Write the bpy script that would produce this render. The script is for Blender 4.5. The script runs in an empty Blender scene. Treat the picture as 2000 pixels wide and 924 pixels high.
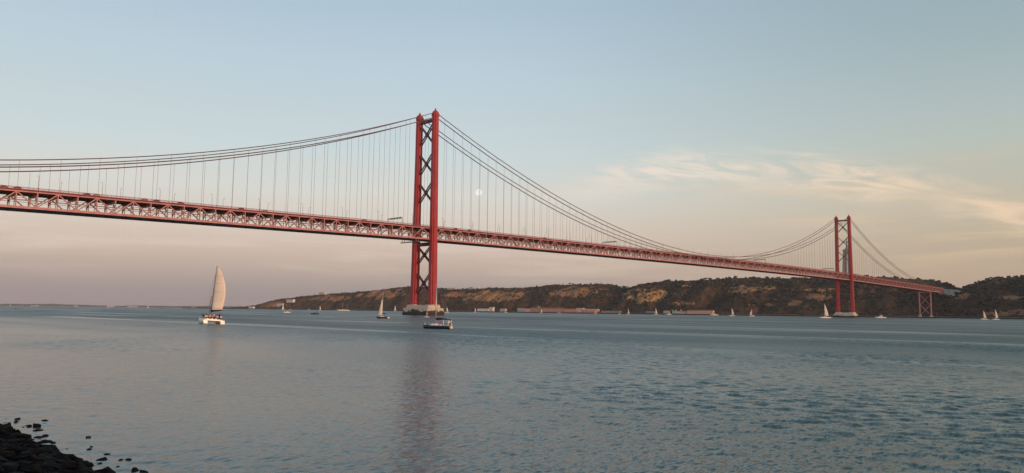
import bpy, math, random
import numpy as np
from mathutils import Vector, Matrix, noise as mnoise

random.seed(7)
rng = np.random.default_rng(11)
SC = bpy.context.scene
COL = SC.collection
R = math.radians

# ---------------------------------------------------------------- camera
# world axes: X east, Y north, Z up; the near tower stands at the origin, the bridge runs south (-Y)
CAM = Vector((-552.38, 443.19, 4.69))
c_r = Vector((-0.712482, -0.701599, 0.011372))
c_u = Vector((-0.061159, 0.078236, 0.995057))
c_f = Vector((0.699020, -0.708264, 0.098651))
cd = bpy.data.cameras.new('camera')
cam = bpy.data.objects.new('camera', cd)
COL.objects.link(cam)
m = Matrix((c_r, c_u, -c_f)).transposed().to_4x4()
m.translation = CAM
cam.matrix_world = m
cd.sensor_fit = 'HORIZONTAL'
cd.sensor_width = 36.0
cd.lens = 36.0 * 1470.36 / 2000.0
cd.clip_start = 0.5
cd.clip_end = 120000
SC.camera = cam

# ---------------------------------------------------------------- render / exposure
SC.render.engine = 'CYCLES'
SC.cycles.max_bounces = 5
SC.cycles.diffuse_bounces = 2
SC.cycles.glossy_bounces = 3
SC.cycles.volume_bounces = 0
SC.cycles.use_denoising = True
SC.view_settings.view_transform = 'Standard'
SC.view_settings.look = 'None'
SC.view_settings.exposure = 0.0
SC.view_settings.gamma = 1.0
SC.view_settings.use_curve_mapping = False

# ---------------------------------------------------------------- sun
SUN_EL = R(5.0)
SUN_AZ = R(280.0)          # compass bearing the light comes from (west)
sdir = Vector((math.sin(SUN_AZ) * math.cos(SUN_EL), math.cos(SUN_AZ) * math.cos(SUN_EL), math.sin(SUN_EL)))
sl = bpy.data.lights.new('sun', 'SUN')
sl.energy = 3.1
sl.angle = R(0.6)
sl.color = (1.0, 0.58, 0.36)
so = bpy.data.objects.new('sun', sl)
so.rotation_euler = (-sdir).to_track_quat('-Z', 'Y').to_euler()
so.location = (-900, 0, 300)
COL.objects.link(so)

# ---------------------------------------------------------------- sky
def lin(r, g, b):
    f = lambda c: (c / 255 / 12.92) if c <= 10 else ((c / 255 + 0.055) / 1.055) ** 2.4
    return (f(r), f(g), f(b), 1.0)

W = bpy.data.worlds.new('World')
SC.world = W
W.use_nodes = True
nt = W.node_tree
nt.nodes.clear()

class NB:
    """tiny node-building helper"""
    def __init__(s, tree):
        s.t = tree
    def n(s, typ, **kw):
        nd = s.t.nodes.new(typ)
        for k, v in kw.items():
            setattr(nd, k, v)
        return nd
    def put(s, sock, v):
        if hasattr(v, 'is_linked') or isinstance(v, bpy.types.NodeSocket):
            s.t.links.new(v, sock)
        else:
            sock.default_value = v
    def math(s, op, a, b=0.0, c=None, clamp=False):
        nd = s.n('ShaderNodeMath', operation=op)
        nd.use_clamp = clamp
        s.put(nd.inputs[0], a)
        s.put(nd.inputs[1], b)
        if c is not None:
            s.put(nd.inputs[2], c)
        return nd.outputs[0]
    def vmath(s, op, a, b=None, scale=None):
        nd = s.n('ShaderNodeVectorMath', operation=op)
        s.put(nd.inputs[0], a)
        if b is not None:
            s.put(nd.inputs[1], b)
        if scale is not None:
            s.put(nd.inputs['Scale'], scale)
        return nd.outputs['Value'] if op in ('DOT_PRODUCT', 'LENGTH') else nd.outputs['Vector']
    def comb(s, x, y, z):
        nd = s.n('ShaderNodeCombineXYZ')
        for i, v in enumerate((x, y, z)):
            s.put(nd.inputs[i], v)
        return nd.outputs[0]
    def noise(s, vec, scale, detail=3.0, rough=0.55, dist=0.0):
        nd = s.n('ShaderNodeTexNoise')
        if vec is not None:
            s.put(nd.inputs['Vector'], vec)
        nd.inputs['Scale'].default_value = scale
        nd.inputs['Detail'].default_value = detail
        nd.inputs['Roughness'].default_value = rough
        nd.inputs['Distortion'].default_value = dist
        return nd
    def ramp(s, fac, stops, interp='LINEAR'):
        nd = s.n('ShaderNodeValToRGB')
        cr = nd.color_ramp
        cr.interpolation = interp
        while len(cr.elements) < len(stops):
            cr.elements.new(0.5)
        for e, (p, c) in zip(cr.elements, stops):
            e.position = p
            e.color = c
        s.put(nd.inputs[0], fac)
        return nd.outputs[0]
    def mix(s, fac, a, b, mode='MIX'):
        nd = s.n('ShaderNodeMix', data_type='RGBA', blend_type=mode)
        s.put(nd.inputs[0], fac)
        s.put(nd.inputs[6], a)
        s.put(nd.inputs[7], b)
        return nd.outputs[2]
    def step(s, v, lo, hi, a=0.0, b=1.0):
        nd = s.n('ShaderNodeMapRange', interpolation_type='SMOOTHSTEP')
        s.put(nd.inputs['Value'], v)
        nd.inputs['From Min'].default_value = lo
        nd.inputs['From Max'].default_value = hi
        nd.inputs['To Min'].default_value = a
        nd.inputs['To Max'].default_value = b
        return nd.outputs[0]

b = NB(nt)
tc = b.n('ShaderNodeTexCoord')
dirv = b.vmath('NORMALIZE', tc.outputs['Generated'])
sep = b.n('ShaderNodeSeparateXYZ')
b.put(sep.inputs[0], dirv)
z = sep.outputs[2]
zt = b.math('MAXIMUM', z, 0.0)      # ramp position = sin(elevation)
anti = [(0.000, lin(147, 139, 144)), (0.015, lin(156, 146, 148)), (0.030, lin(168, 155, 152)), (0.050, lin(189, 171, 161)), (0.075, lin(209, 188, 175)),
        (0.100, lin(218, 202, 189)), (0.150, lin(218, 218, 212)), (0.205, lin(205, 218, 220)), (0.250, lin(199, 213, 219)), (0.300, lin(191, 210, 221)),
        (0.385, lin(176, 198, 214)), (0.500, lin(162, 188, 208)), (0.75, lin(130, 155, 176)), (1.0, lin(108, 132, 152))]
side = [(0.000, lin(186, 161, 143)), (0.040, lin(189, 166, 146)), (0.080, lin(192, 175, 153)), (0.130, lin(198, 189, 169)),
        (0.200, lin(186, 196, 188)), (0.235, lin(179, 192, 191)), (0.325, lin(159, 180, 187)), (0.500, lin(137, 162, 176)), (0.75, lin(118, 142, 160)), (1.0, lin(108, 132, 152))]
right_h = Vector((-0.7125, -0.7016, 0)).normalized()
fwd_h = Vector((0.699, -0.7083, 0)).normalized()
s_r = b.vmath('DOT_PRODUCT', dirv, tuple(right_h))
s_f = b.vmath('DOT_PRODUCT', dirv, tuple(fwd_h))
azi = b.math('ARCTAN2', s_r, s_f)                                       # bearing, radians from the middle of the view
wside = b.step(azi, -0.1, 0.62)
base_sky = b.mix(wside, b.ramp(zt, anti), b.ramp(zt, side))
# pink band low in the east, a little stronger opposite the sun
# high thin cloud, cream where the low sun reaches it
cn1 = b.noise(b.comb(b.math('MULTIPLY', azi, 3.0), b.math('MULTIPLY', z, 22.0), 0.0), 1.0, 5.0, 0.6, 0.6).outputs[0]
warp = b.math('MULTIPLY', b.math('SUBTRACT', cn1, 0.5), 0.05)
da = b.math('SUBTRACT', azi, 0.27)
zc = b.math('SUBTRACT', 0.184, b.math('MULTIPLY', b.math('MULTIPLY', da, da), 0.66))
dz = b.math('ADD', b.math('SUBTRACT', z, zc), warp)
streak_v = b.comb(b.math('MULTIPLY', azi, 9.0), b.math('ADD', b.math('MULTIPLY', z, 44.0), b.math('MULTIPLY', azi, 8.0)), 3.0)
st = b.noise(streak_v, 1.0, 7.0, 0.62, 1.6).outputs[0]
band = b.math('MULTIPLY', b.step(b.math('ABSOLUTE', dz), 0.0, 0.036, 1.0, 0.0), b.step(st, 0.32, 0.66))
gate = b.noise(b.comb(b.math('MULTIPLY', azi, 5.5), b.math('MULTIPLY', z, 14.0), 4.4), 1.0, 3.0, 0.55, 0.3).outputs[0]
band = b.math('MULTIPLY', band, b.step(gate, 0.32, 0.56, 0.4, 1.0))
band = b.math('MULTIPLY', band, b.math('MULTIPLY', b.step(azi, -0.05, 0.22), b.step(azi, 0.75, 1.4, 1.0, 0.0)))
low_v = b.comb(b.math('MULTIPLY', azi, 4.0), b.math('MULTIPLY', z, 46.0), 9.0)
lown = b.noise(low_v, 1.0, 5.0, 0.6, 0.5).outputs[0]
low = b.math('MULTIPLY', b.step(lown, 0.46, 0.72),
             b.math('MULTIPLY', b.step(z, 0.02, 0.08), b.step(z, 0.14, 0.21, 1.0, 0.0)))
sky1 = b.mix(b.math('MULTIPLY', low, 0.55), base_sky, b.mix(wside, lin(228, 212, 198), lin(222, 196, 160)))
sky2 = b.mix(b.math('MULTIPLY', band, 1.0), sky1, b.mix(b.step(azi, 0.15, 0.7), lin(240, 226, 210), lin(238, 209, 176)))
# glow of the low sun in the west (behind the camera)
sh = Vector((sdir.x, sdir.y, 0)).normalized()
gl = b.math('POWER', b.math('MAXIMUM', b.vmath('DOT_PRODUCT', dirv, tuple(sh)), 0.0), 3.0)
glz = b.math('POWER', b.math('SUBTRACT', 1.0, b.math('MINIMUM', b.math('ABSOLUTE', z), 1.0)), 3.0)
glow = b.mix(b.math('MULTIPLY', gl, glz), (0, 0, 0, 1), (0.85, 0.40, 0.20, 1))
sky3 = b.mix(1.0, sky2, glow, 'ADD')
bg = b.n('ShaderNodeBackground')
b.put(bg.inputs['Color'], sky3)
bg.inputs['Strength'].default_value = 1.02
nish = b.n('ShaderNodeTexSky')
nish.sky_type = 'NISHITA'
nish.sun_disc = False
nish.sun_elevation = SUN_EL
nish.sun_rotation = SUN_AZ
bg2 = b.n('ShaderNodeBackground')
b.put(bg2.inputs['Color'], nish.outputs[0])
bg2.inputs['Strength'].default_value = 0.1
mixw = b.n('ShaderNodeMixShader')
mixw.inputs[0].default_value = 0.06
nt.links.new(bg.outputs[0], mixw.inputs[1])
nt.links.new(bg2.outputs[0], mixw.inputs[2])
wo = b.n('ShaderNodeOutputWorld')
nt.links.new(mixw.outputs[0], wo.inputs['Surface'])

# ---------------------------------------------------------------- materials
MATS = {}
def mat(name, col, rough=0.6, var=0.25, scale=0.5, col2=None, bump=0.0, bscale=None, metal=0.0, detail=5.0, coat=0.0):
    """procedural paint / stone / cloth: two tones mixed by noise, optional fine relief"""
    if name in MATS:
        return MATS[name]
    mt = bpy.data.materials.new(name)
    mt.use_nodes = True
    t = mt.node_tree
    t.nodes.clear()
    q = NB(t)
    geo = q.n('ShaderNodeTexCoord').outputs['Object']
    nz = q.noise(geo, scale, detail, 0.6).outputs[0]
    if col2 is None:
        col2 = tuple(c * (1 - var) for c in col)
    c = q.mix(q.step(nz, 0.3, 0.7), (*col, 1), (*col2, 1))
    p = q.n('ShaderNodeBsdfPrincipled')
    q.put(p.inputs['Base Color'], c)
    p.inputs['Roughness'].default_value = rough
    p.inputs['Metallic'].default_value = metal
    if coat:
        p.inputs['Coat Weight'].default_value = coat
    if bump:
        bn = q.n('ShaderNodeBump')
        bn.inputs['Strength'].default_value = bump
        bn.inputs['Distance'].default_value = 0.3
        q.put(bn.inputs['Height'], q.noise(geo, bscale or scale * 4, 4.0, 0.6).outputs[0])
        q.put(p.inputs['Normal'], bn.outputs[0])
    o = q.n('ShaderNodeOutputMaterial')
    t.links.new(p.outputs[0], o.inputs[0])
    MATS[name] = mt
    return mt

RED = mat('tower_red_paint', (0.30, 0.022, 0.032), 0.5, 0.3, 0.25, bump=0.05)
def weathered_red():
    mt = bpy.data.materials.new('weathered_tower_paint')
    mt.use_nodes = True
    t = mt.node_tree
    t.nodes.clear()
    q = NB(t)
    pos = q.n('ShaderNodeNewGeometry').outputs['Position']
    streak = q.noise(q.vmath('MULTIPLY', pos, (0.9, 0.9, 0.03)), 1.0, 5.0, 0.65).outputs[0]
    blot = q.noise(pos, 0.12, 5.0, 0.6).outputs[0]
    sp = q.n('ShaderNodeSeparateXYZ')
    q.put(sp.inputs[0], pos)
    joint = q.math('FRACT', q.math('MULTIPLY', sp.outputs[2], 1 / 7.6))
    c = q.mix(q.step(blot, 0.3, 0.7), (0.37, 0.036, 0.043, 1), (0.28, 0.028, 0.034, 1))
    c = q.mix(q.step(streak, 0.48, 0.72, 0.0, 0.6), c, (0.13, 0.022, 0.022, 1))
    c = q.mix(q.step(streak, 0.24, 0.42, 0.30, 0.0), c, (0.46, 0.12, 0.11, 1))
    c = q.mix(q.step(joint, 0.0, 0.05, 0.45, 0.0), c, (0.12, 0.016, 0.02, 1))
    p = q.n('ShaderNodeBsdfPrincipled')
    q.put(p.inputs['Base Color'], c)
    p.inputs['Roughness'].default_value = 0.55
    o = q.n('ShaderNodeOutputMaterial')
    t.links.new(p.outputs[0], o.inputs[0])
    return mt
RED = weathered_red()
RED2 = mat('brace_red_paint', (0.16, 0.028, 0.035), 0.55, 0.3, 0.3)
PINK = mat('truss_sky_paled_red', (0.47, 0.215, 0.215), 0.55, 0.3, 0.2)  # paler than the tower red: bright sky blended into the colour
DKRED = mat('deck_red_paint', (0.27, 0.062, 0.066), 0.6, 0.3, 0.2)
SOFFIT = mat('soffit_steel', (0.36, 0.18, 0.18), 0.7, 0.3, 0.2)
CABLE = mat('cable_steel', (0.12, 0.065, 0.065), 0.6, 0.2, 0.3)
HANGR = mat('hanger_wire', (0.20, 0.17, 0.16), 0.6, 0.2, 0.3)
ASPH = mat('asphalt', (0.05, 0.05, 0.052), 0.85, 0.3, 0.3)
GALV = mat('galvanised_steel', (0.30, 0.29, 0.28), 0.5, 0.3, 0.6, metal=0.3)
PALEP = mat('shadow_pylon_paint', (0.42, 0.20, 0.21), 0.6, 0.3, 0.3)  # greyish mauve of the pylon standing in shadow, put into its colour
WHITE = mat('white_gelcoat', (0.76, 0.71, 0.64), 0.3, 0.08, 0.6)
NAVY = mat('navy_gelcoat', (0.012, 0.018, 0.045), 0.25, 0.3, 0.5)
SAIL = mat('sail_cloth', (0.80, 0.70, 0.58), 0.75, 0.12, 0.25)
SAILF = mat('darker_sail_cloth', (0.60, 0.55, 0.50), 0.75, 0.12, 0.25)  # sail cloth in a darker tone, for some of the small boats
SAILG = mat('grey_sail_cloth', (0.62, 0.61, 0.60), 0.75, 0.12, 0.25)
COVER = mat('dark_canvas', (0.015, 0.017, 0.03), 0.85, 0.3, 1.0)
ALU = mat('mast_aluminium', (0.55, 0.54, 0.52), 0.4, 0.15, 0.8, metal=0.5)
WOOD = mat('varnished_wood', (0.30, 0.14, 0.06), 0.5, 0.4, 1.2)
RUB = mat('black_rubber', (0.018, 0.018, 0.02), 0.7, 0.3, 1.5)
GLASS = mat('dark_glass', (0.02, 0.025, 0.03), 0.08, 0.2, 0.5)
ROCK = mat('wet_shade_black_rock', (0.008, 0.007, 0.007), 0.8, 0.5, 2.0, bump=0.6, bscale=9)  # black basalt, with the shade over the shore put into its colour
BANK = mat('shade_dark_bank', (0.008, 0.007, 0.007), 0.8, 0.5, 1.2, bump=0.6, bscale=6)  # bank taken near black too, the same shade in its colour
SKIN = mat('skin', (0.50, 0.27, 0.18), 0.6, 0.1, 3.0)
HAIR = mat('hair', (0.03, 0.02, 0.015), 0.7, 0.3, 3.0)
CONC = mat('pale_concrete', (0.52, 0.49, 0.43), 0.85, 0.28, 0.12, bump=0.1)

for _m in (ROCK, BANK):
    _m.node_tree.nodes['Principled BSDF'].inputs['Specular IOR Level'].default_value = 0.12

def pier_mat():
    mt = bpy.data.materials.new('pier_concrete')
    mt.use_nodes = True
    t = mt.node_tree
    t.nodes.clear()
    q = NB(t)
    geo = q.n('ShaderNodeNewGeometry').outputs['Position']
    sp = q.n('ShaderNodeSeparateXYZ')
    q.put(sp.inputs[0], geo)
    n1 = q.noise(geo, 0.11, 4.0, 0.55, 0.3).outputs[0]
    n2 = q.noise(geo, 0.9, 5.0, 0.6).outputs[0]
    drip = q.noise(q.vmath('MULTIPLY', geo, (0.8, 0.8, 0.08)), 1.0, 4.0, 0.6).outputs[0]
    c = q.mix(q.step(n2, 0.3, 0.7), (0.55, 0.50, 0.42, 1), (0.42, 0.39, 0.33, 1))
    c = q.mix(q.step(drip, 0.52, 0.72, 0.0, 0.5), c, (0.22, 0.19, 0.16, 1))
    # weed and rust reach up from the tide line in uneven tongues
    lvl = q.math('ADD', sp.outputs[2], q.math('MULTIPLY', q.math('SUBTRACT', n1, 0.5), -13.0))
    c = q.mix(q.step(lvl, 3.2, 3.9, 1.0, 0.0), c, (0.055, 0.045, 0.04, 1))
    p = q.n('ShaderNodeBsdfPrincipled')
    q.put(p.inputs['Base Color'], c)
    p.inputs['Roughness'].default_value = 0.85
    o = q.n('ShaderNodeOutputMaterial')
    t.links.new(p.outputs[0], o.inputs[0])
    return mt
PIER = pier_mat()
TIDE = mat('tidal_weed', (0.035, 0.028, 0.025), 0.8, 0.4, 0.6)

# ---------------------------------------------------------------- mesh helpers
class MB:
    def __init__(s):
        s.v = []
        s.f = []
        s.mi = []
    def add(s, vs, fs, mi=0):
        o = len(s.v)
        s.v += [tuple(x) for x in vs]
        s.f += [tuple(i + o for i in f) for f in fs]
        s.mi += [mi] * len(fs)
    def box(s, x0, x1, y0, y1, z0, z1, mi=0):
        s.add([(x0, y0, z0), (x1, y0, z0), (x1, y1, z0), (x0, y1, z0), (x0, y0, z1), (x1, y0, z1), (x1, y1, z1), (x0, y1, z1)],
              [(3, 2, 1, 0), (4, 5, 6, 7), (0, 1, 5, 4), (1, 2, 6, 5), (2, 3, 7, 6), (3, 0, 4, 7)], mi)
    def bar(s, a, c, w, h, up=(0, 0, 1), mi=0):
        a, c, up = Vector(a), Vector(c), Vector(up)
        d = (c - a).normalized()
        if abs(d.dot(up)) > 0.99:
            up = Vector((0, 1, 0))
        x = d.cross(up).normalized()
        y = x.cross(d)
        pts = []
        for p in (a, c):
            for sx, sy in ((-1, -1), (1, -1), (1, 1), (-1, 1)):
                pts.append(p + x * (sx * w / 2) + y * (sy * h / 2))
        s.add(pts, [(3, 2, 1, 0), (4, 5, 6, 7), (0, 1, 5, 4), (1, 2, 6, 5), (2, 3, 7, 6), (3, 0, 4, 7)], mi)
    def tube(s, pts, r, n=6, mi=0, cap=True):
        pts = [Vector(p) for p in pts]
        rr = r if isinstance(r, (list, tuple)) else [r] * len(pts)
        vs = []
        for i, p in enumerate(pts):
            d = (pts[min(i + 1, len(pts) - 1)] - pts[max(i - 1, 0)]).normalized()
            up = Vector((0, 0, 1)) if abs(d.z) < 0.95 else Vector((1, 0, 0))
            x = d.cross(up).normalized()
            y = x.cross(d)
            for k in range(n):
                a = 2 * math.pi * k / n
                vs.append(p + (x * math.cos(a) + y * math.sin(a)) * rr[i])
        fs = []
        for i in range(len(pts) - 1):
            for k in range(n):
                k2 = (k + 1) % n
                fs.append((i * n + k, i * n + k2, (i + 1) * n + k2, (i + 1) * n + k))
        if cap:
            fs.append(tuple(reversed(range(n))))
            fs.append(tuple((len(pts) - 1) * n + k for k in range(n)))
        s.add(vs, fs, mi)
    def loft(s, rings, mi=0, cap=True, closed=True):
        n = len(rings[0])
        vs = [p for r in rings for p in r]
        fs = []
        for i in range(len(rings) - 1):
            for k in range(n if closed else n - 1):
                k2 = (k + 1) % n
                fs.append((i * n + k, i * n + k2, (i + 1) * n + k2, (i + 1) * n + k))
        if cap:
            fs.append(tuple(reversed(range(n))))
            fs.append(tuple((len(rings) - 1) * n + k for k in range(n)))
        s.add(vs, fs, mi)
    def mesh(s, name, mats, smooth=False):
        me = bpy.data.meshes.new(name)
        me.from_pydata(s.v, [], s.f)
        for mm in (mats if isinstance(mats, (list, tuple)) else [mats]):
            me.materials.append(mm)
        if len(set(s.mi)) > 1:
            me.polygons.foreach_set('material_index', s.mi)
        if smooth:
            me.polygons.foreach_set('use_smooth', [True] * len(s.f))
        me.update()
        return me
    def build(s, name, mats, parent=None, smooth=False):
        return link(name, s.mesh(name, mats, smooth), parent)

def link(name, me, parent=None, matrix=None):
    o = bpy.data.objects.new(name, me)
    COL.objects.link(o)
    if parent:
        o.parent = parent
    if matrix is not None:
        o.matrix_local = matrix
    return o

def empty(name, loc=(0, 0, 0), rz=0.0):
    o = bpy.data.objects.new(name, None)
    COL.objects.link(o)
    o.location = loc
    o.rotation_euler = (0, 0, rz)
    o.empty_display_size = 0.5
    return o

def tag(o, label=None, cat=None, group=None, kind=None):
    for k, v in (('label', label), ('category', cat), ('group', group), ('kind', kind)):
        if v:
            o[k] = v
    return o

def copy_tree(o, parent=None):
    c = o.copy()
    COL.objects.link(c)
    c.parent = parent
    for ch in list(o.children):
        copy_tree(ch, c)
    return c

def P(u, v, zz):
    """bridge coordinates (u south along the bridge, v west, z up) to world"""
    return Vector((-v, -u, zz))

UNITBAR = MB()
UNITBAR.box(-0.5, 0.5, -0.5, 0.5, 0, 1)
BARMESH = {}
def barobj(name, a, c, w, h, mt, parent, up=(0, 0, 1)):
    """one straight member as an object of its own; all share one unit mesh per material"""
    if mt.name not in BARMESH:
        BARMESH[mt.name] = UNITBAR.mesh('member_' + mt.name, mt)
    a, c, up = Vector(a), Vector(c), Vector(up)
    d = c - a
    L = d.length
    zax = d / L
    if abs(zax.dot(up)) > 0.99:
        up = Vector((0, 1, 0))
    x = zax.cross(up).normalized()
    y = x.cross(zax)
    mm = Matrix(((x.x * w, y.x * h, d.x, a.x), (x.y * w, y.y * h, d.y, a.y), (x.z * w, y.z * h, d.z, a.z), (0, 0, 0, 1)))
    return link(name, BARMESH[mt.name], parent, mm)

# ---------------------------------------------------------------- water
def water_material():
    mt = bpy.data.materials.new('river_water')
    mt.use_nodes = True
    t = mt.node_tree
    t.nodes.clear()
    q = NB(t)
    pos = q.n('ShaderNodeNewGeometry').outputs['Position']
    def rot(ang, sx, sy):
        nd = q.n('ShaderNodeMapping')
        q.put(nd.inputs['Vector'], pos)
        nd.inputs['Rotation'].default_value = (0, 0, ang)
        nd.inputs['Scale'].default_value = (sx, sy, 1)
        return nd.outputs[0]
    # slicks and breeze patches, long in the direction of the stream
    patch = q.noise(rot(R(20), 0.006, 0.018), 1.0, 4.0, 0.55, 0.6).outputs[0]
    patch2 = q.noise(rot(R(5), 0.0022, 0.006), 1.0, 3.0, 0.5, 0.4).outputs[0]
    sp = q.n('ShaderNodeSeparateXYZ')
    q.put(sp.inputs[0], pos)
    off = q.math('SUBTRACT', 435.0, sp.outputs[1])                  # distance from the sheltering near bank
    wig = q.math('MULTIPLY', q.math('SUBTRACT', patch, 0.5), 60.0)
    lee = q.step(q.math('ADD', off, wig), 0.0, 62.0, 0.22, 1.0)
    west = q.step(sp.outputs[0], -545.0, -515.0, 0.55, 0.0)          # no shelter west of the groyne
    amp = q.math('ADD', q.step(patch, 0.35, 0.66, 0.65, 1.15), q.step(patch2, 0.35, 0.65, -0.15, 0.2))
    amp = q.math('MULTIPLY', amp, q.math('MINIMUM', q.math('ADD', lee, west), 1.0))
    # beyond the modelled near waves the swell is carried by the normal alone
    wfar = q.math('MAXIMUM', q.step(sp.outputs[1], 268.0, 315.0, 1.0, 0.0), q.step(sp.outputs[0], -448.0, -402.0))
    # long smooth slicks lying along the stream
    sl_n = q.noise(rot(R(-4), 0.0035, 0.045), 1.0, 3.0, 0.5, 0.5).outputs[0]
    slick = q.math('MULTIPLY', q.step(sl_n, 0.55, 0.66), q.step(off, 30.0, 90.0))
    amp = q.math('MULTIPLY', amp, q.math('SUBTRACT', 1.0, q.math('MULTIPLY', slick, 0.55)))
    acc = None
    for ang, sx, sy, a, det, far_only in ((R(42), 6.0, 2.4, 0.95, 3.0, False), (R(60), 1.1, 0.45, 0.60, 3.0, True), (R(48), 0.16, 0.07, 0.14, 2.0, True)):
        nz = q.noise(rot(ang, sx, sy), 1.0, det, 0.6, 0.3).outputs['Color']
        v = q.vmath('SCALE', q.vmath('SUBTRACT', nz, (0.5, 0.5, 0.5)), scale=q.math('MULTIPLY', wfar, a) if far_only else a)
        acc = v if acc is None else q.vmath('ADD', acc, v)
    acc = q.vmath('SCALE', acc, scale=amp)
    gn = q.n('ShaderNodeNewGeometry').outputs['Normal']
    nrm = q.vmath('NORMALIZE', q.vmath('ADD', q.vmath('MULTIPLY', acc, (1, 1, 0)), gn))
    p = q.n('ShaderNodeBsdfPrincipled')
    p.inputs['Base Color'].default_value = (0.026, 0.074, 0.076, 1)
    q.put(p.inputs['Roughness'], q.math('ADD', q.math('ADD', 0.12, q.math('MULTIPLY', amp, 0.09)), q.math('MULTIPLY', q.step(off, 12.0, 120.0, 0.0, 0.21), q.math('SUBTRACT', q.step(patch, 0.3, 0.7, 0.85, 1.2), q.math('MULTIPLY', slick, 0.5)))))
    p.inputs['IOR'].default_value = 1.333
    q.put(p.inputs['Normal'], nrm)
    o = q.n('ShaderNodeOutputMaterial')
    t.links.new(p.outputs[0], o.inputs[0])
    return mt
def build_water():
    e0, e1, n0, n1, st = -572.0, -395.0, 262.0, 438.0, 0.2
    ex = np.arange(e0, e1 + 1e-6, st)
    ny = np.arange(n0, n1 + 1e-6, st)
    e1, n1 = ex[-1], ny[-1]
    X, Y = np.meshgrid(ex, ny, indexing='ij')
    g = np.random.default_rng(21)
    Z = np.zeros_like(X)
    # wind chop: many short crossing waves, mostly running down the view
    for k in range(72):
        lam = math.exp(g.uniform(math.log(0.42), math.log(2.6)))
        a = R(-48) + g.normal(0, 0.55)
        kx, ky = 2 * math.pi / lam * math.cos(a), 2 * math.pi / lam * math.sin(a)
        slope = 0.0195 * (1.0 if lam < 1.0 else (1.0 / lam) ** 0.9)
        ph = kx * X + ky * Y + g.uniform(0, 6.28)
        sn = np.sin(ph)
        Z += slope * lam / (2 * math.pi) * (sn + 0.22 * np.cos(2 * ph))
    # sheltered strip along the bank, breezier to the west and out in the stream, in uneven patches
    off = 435.0 - Y
    pat = np.zeros_like(X)
    for k in range(14):
        lam = g.uniform(14, 70)
        a = g.uniform(0, 3.14)
        pat += np.sin(2 * math.pi / lam * (X * math.cos(a) * 0.6 + Y * math.sin(a)) + g.uniform(0, 6.28))
    pat = pat / 14 ** 0.5
    sm = lambda v, lo, hi: (lambda t: t * t * (3 - 2 * t))(np.clip((v - lo) / (hi - lo), 0, 1))
    amp = 0.30 + 0.70 * sm(off + 9 * pat, 4, 66) + 0.75 * sm(-X, 500, 548)
    amp = np.minimum(amp, 1.15) * (1.0 + 0.48 * np.clip(pat, -1.4, 1.4))
    edge = sm(X, e0, e0 + 12) * sm(-X, -e1, -e1 + 45) * sm(Y, n0, n0 + 45) * sm(-Y, -n1, -n1 + 3)
    Z *= amp * edge
    nx_, ny_ = X.shape
    V = np.stack([X, Y, Z], -1).reshape(-1, 3)
    idx = np.arange(nx_ * ny_).reshape(nx_, ny_)
    F = np.stack([idx[:-1, :-1], idx[1:, :-1], idx[1:, 1:], idx[:-1, 1:]], -1).reshape(-1, 4)
    B0, B1, N0, N1 = -6000.0, 30000.0, -30000.0, 8000.0
    ring = np.array([(B0, N0, 0), (B1, N0, 0), (B1, N1, 0), (B0, N1, 0)], float)
    o = len(V)
    c = [idx[0, 0], idx[-1, 0], idx[-1, -1], idx[0, -1]]
    V = np.concatenate([V, ring])
    FR = np.array([(o, o + 1, c[1], c[0]), (o + 1, o + 2, c[2], c[1]), (o + 2, o + 3, c[3], c[2]), (o + 3, o, c[0], c[3])])
    F = np.concatenate([F, FR])
    me_ = bpy.data.meshes.new('river_water')
    me_.vertices.add(len(V))
    me_.vertices.foreach_set('co', V.astype(np.float32).ravel())
    me_.loops.add(len(F) * 4)
    me_.loops.foreach_set('vertex_index', F.astype(np.int32).ravel())
    me_.polygons.add(len(F))
    me_.polygons.foreach_set('loop_start', np.arange(0, len(F) * 4, 4, dtype=np.int32))
    sm_ = np.ones(len(F), bool)
    sm_[-4:] = False
    me_.polygons.foreach_set('use_smooth', sm_)
    me_.update(calc_edges=True)
    me_.materials.append(water_material())
    return link('river_water', me_)
water = tag(build_water(), 'calm grey green river water', kind='structure')

# ---------------------------------------------------------------- far bank: terrain
SE = [-1500, -900, -300, -60, 150, 2900, 3300, 4500]
SU = [1300, 1350, 1400, 1490, 1490, 1250, 1220, 1200]
RIDGE = [(3420, 2), (3321, 3), (3146, 8), (3028, 17), (2937, 34), (2764, 55), (2602, 66), (2449, 70), (2303, 76), (2165, 84), (2035, 94),
         (1910, 92), (1820, 81), (1733, 80), (1650, 81), (1543, 85), (1466, 82), (1367, 81), (1320, 87), (1227, 92), (1117, 93),
         (1033, 90), (992, 78), (952, 79), (913, 86), (874, 94), (849, 99), (793, 98), (703, 102), (634, 104), (600, 107),
         (567, 104), (503, 103), (442, 101), (353, 102), (300, 103), (231, 103), (151, 99), (112, 93), (61, 87), (0, 74),
         (-24, 70), (-36, 81), (-71, 87), (-107, 90), (-154, 91), (-260, 91), (-437, 80), (-900, 70), (-1500, 60)]
RIDGE.sort()
RE = [r[0] for r in RIDGE]
RZ = [r[1] + (0.5 if -45 < r[0] < 30 else (7.5 if r[1] > 40 else 0.19 * r[1])) for r in RIDGE]
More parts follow.
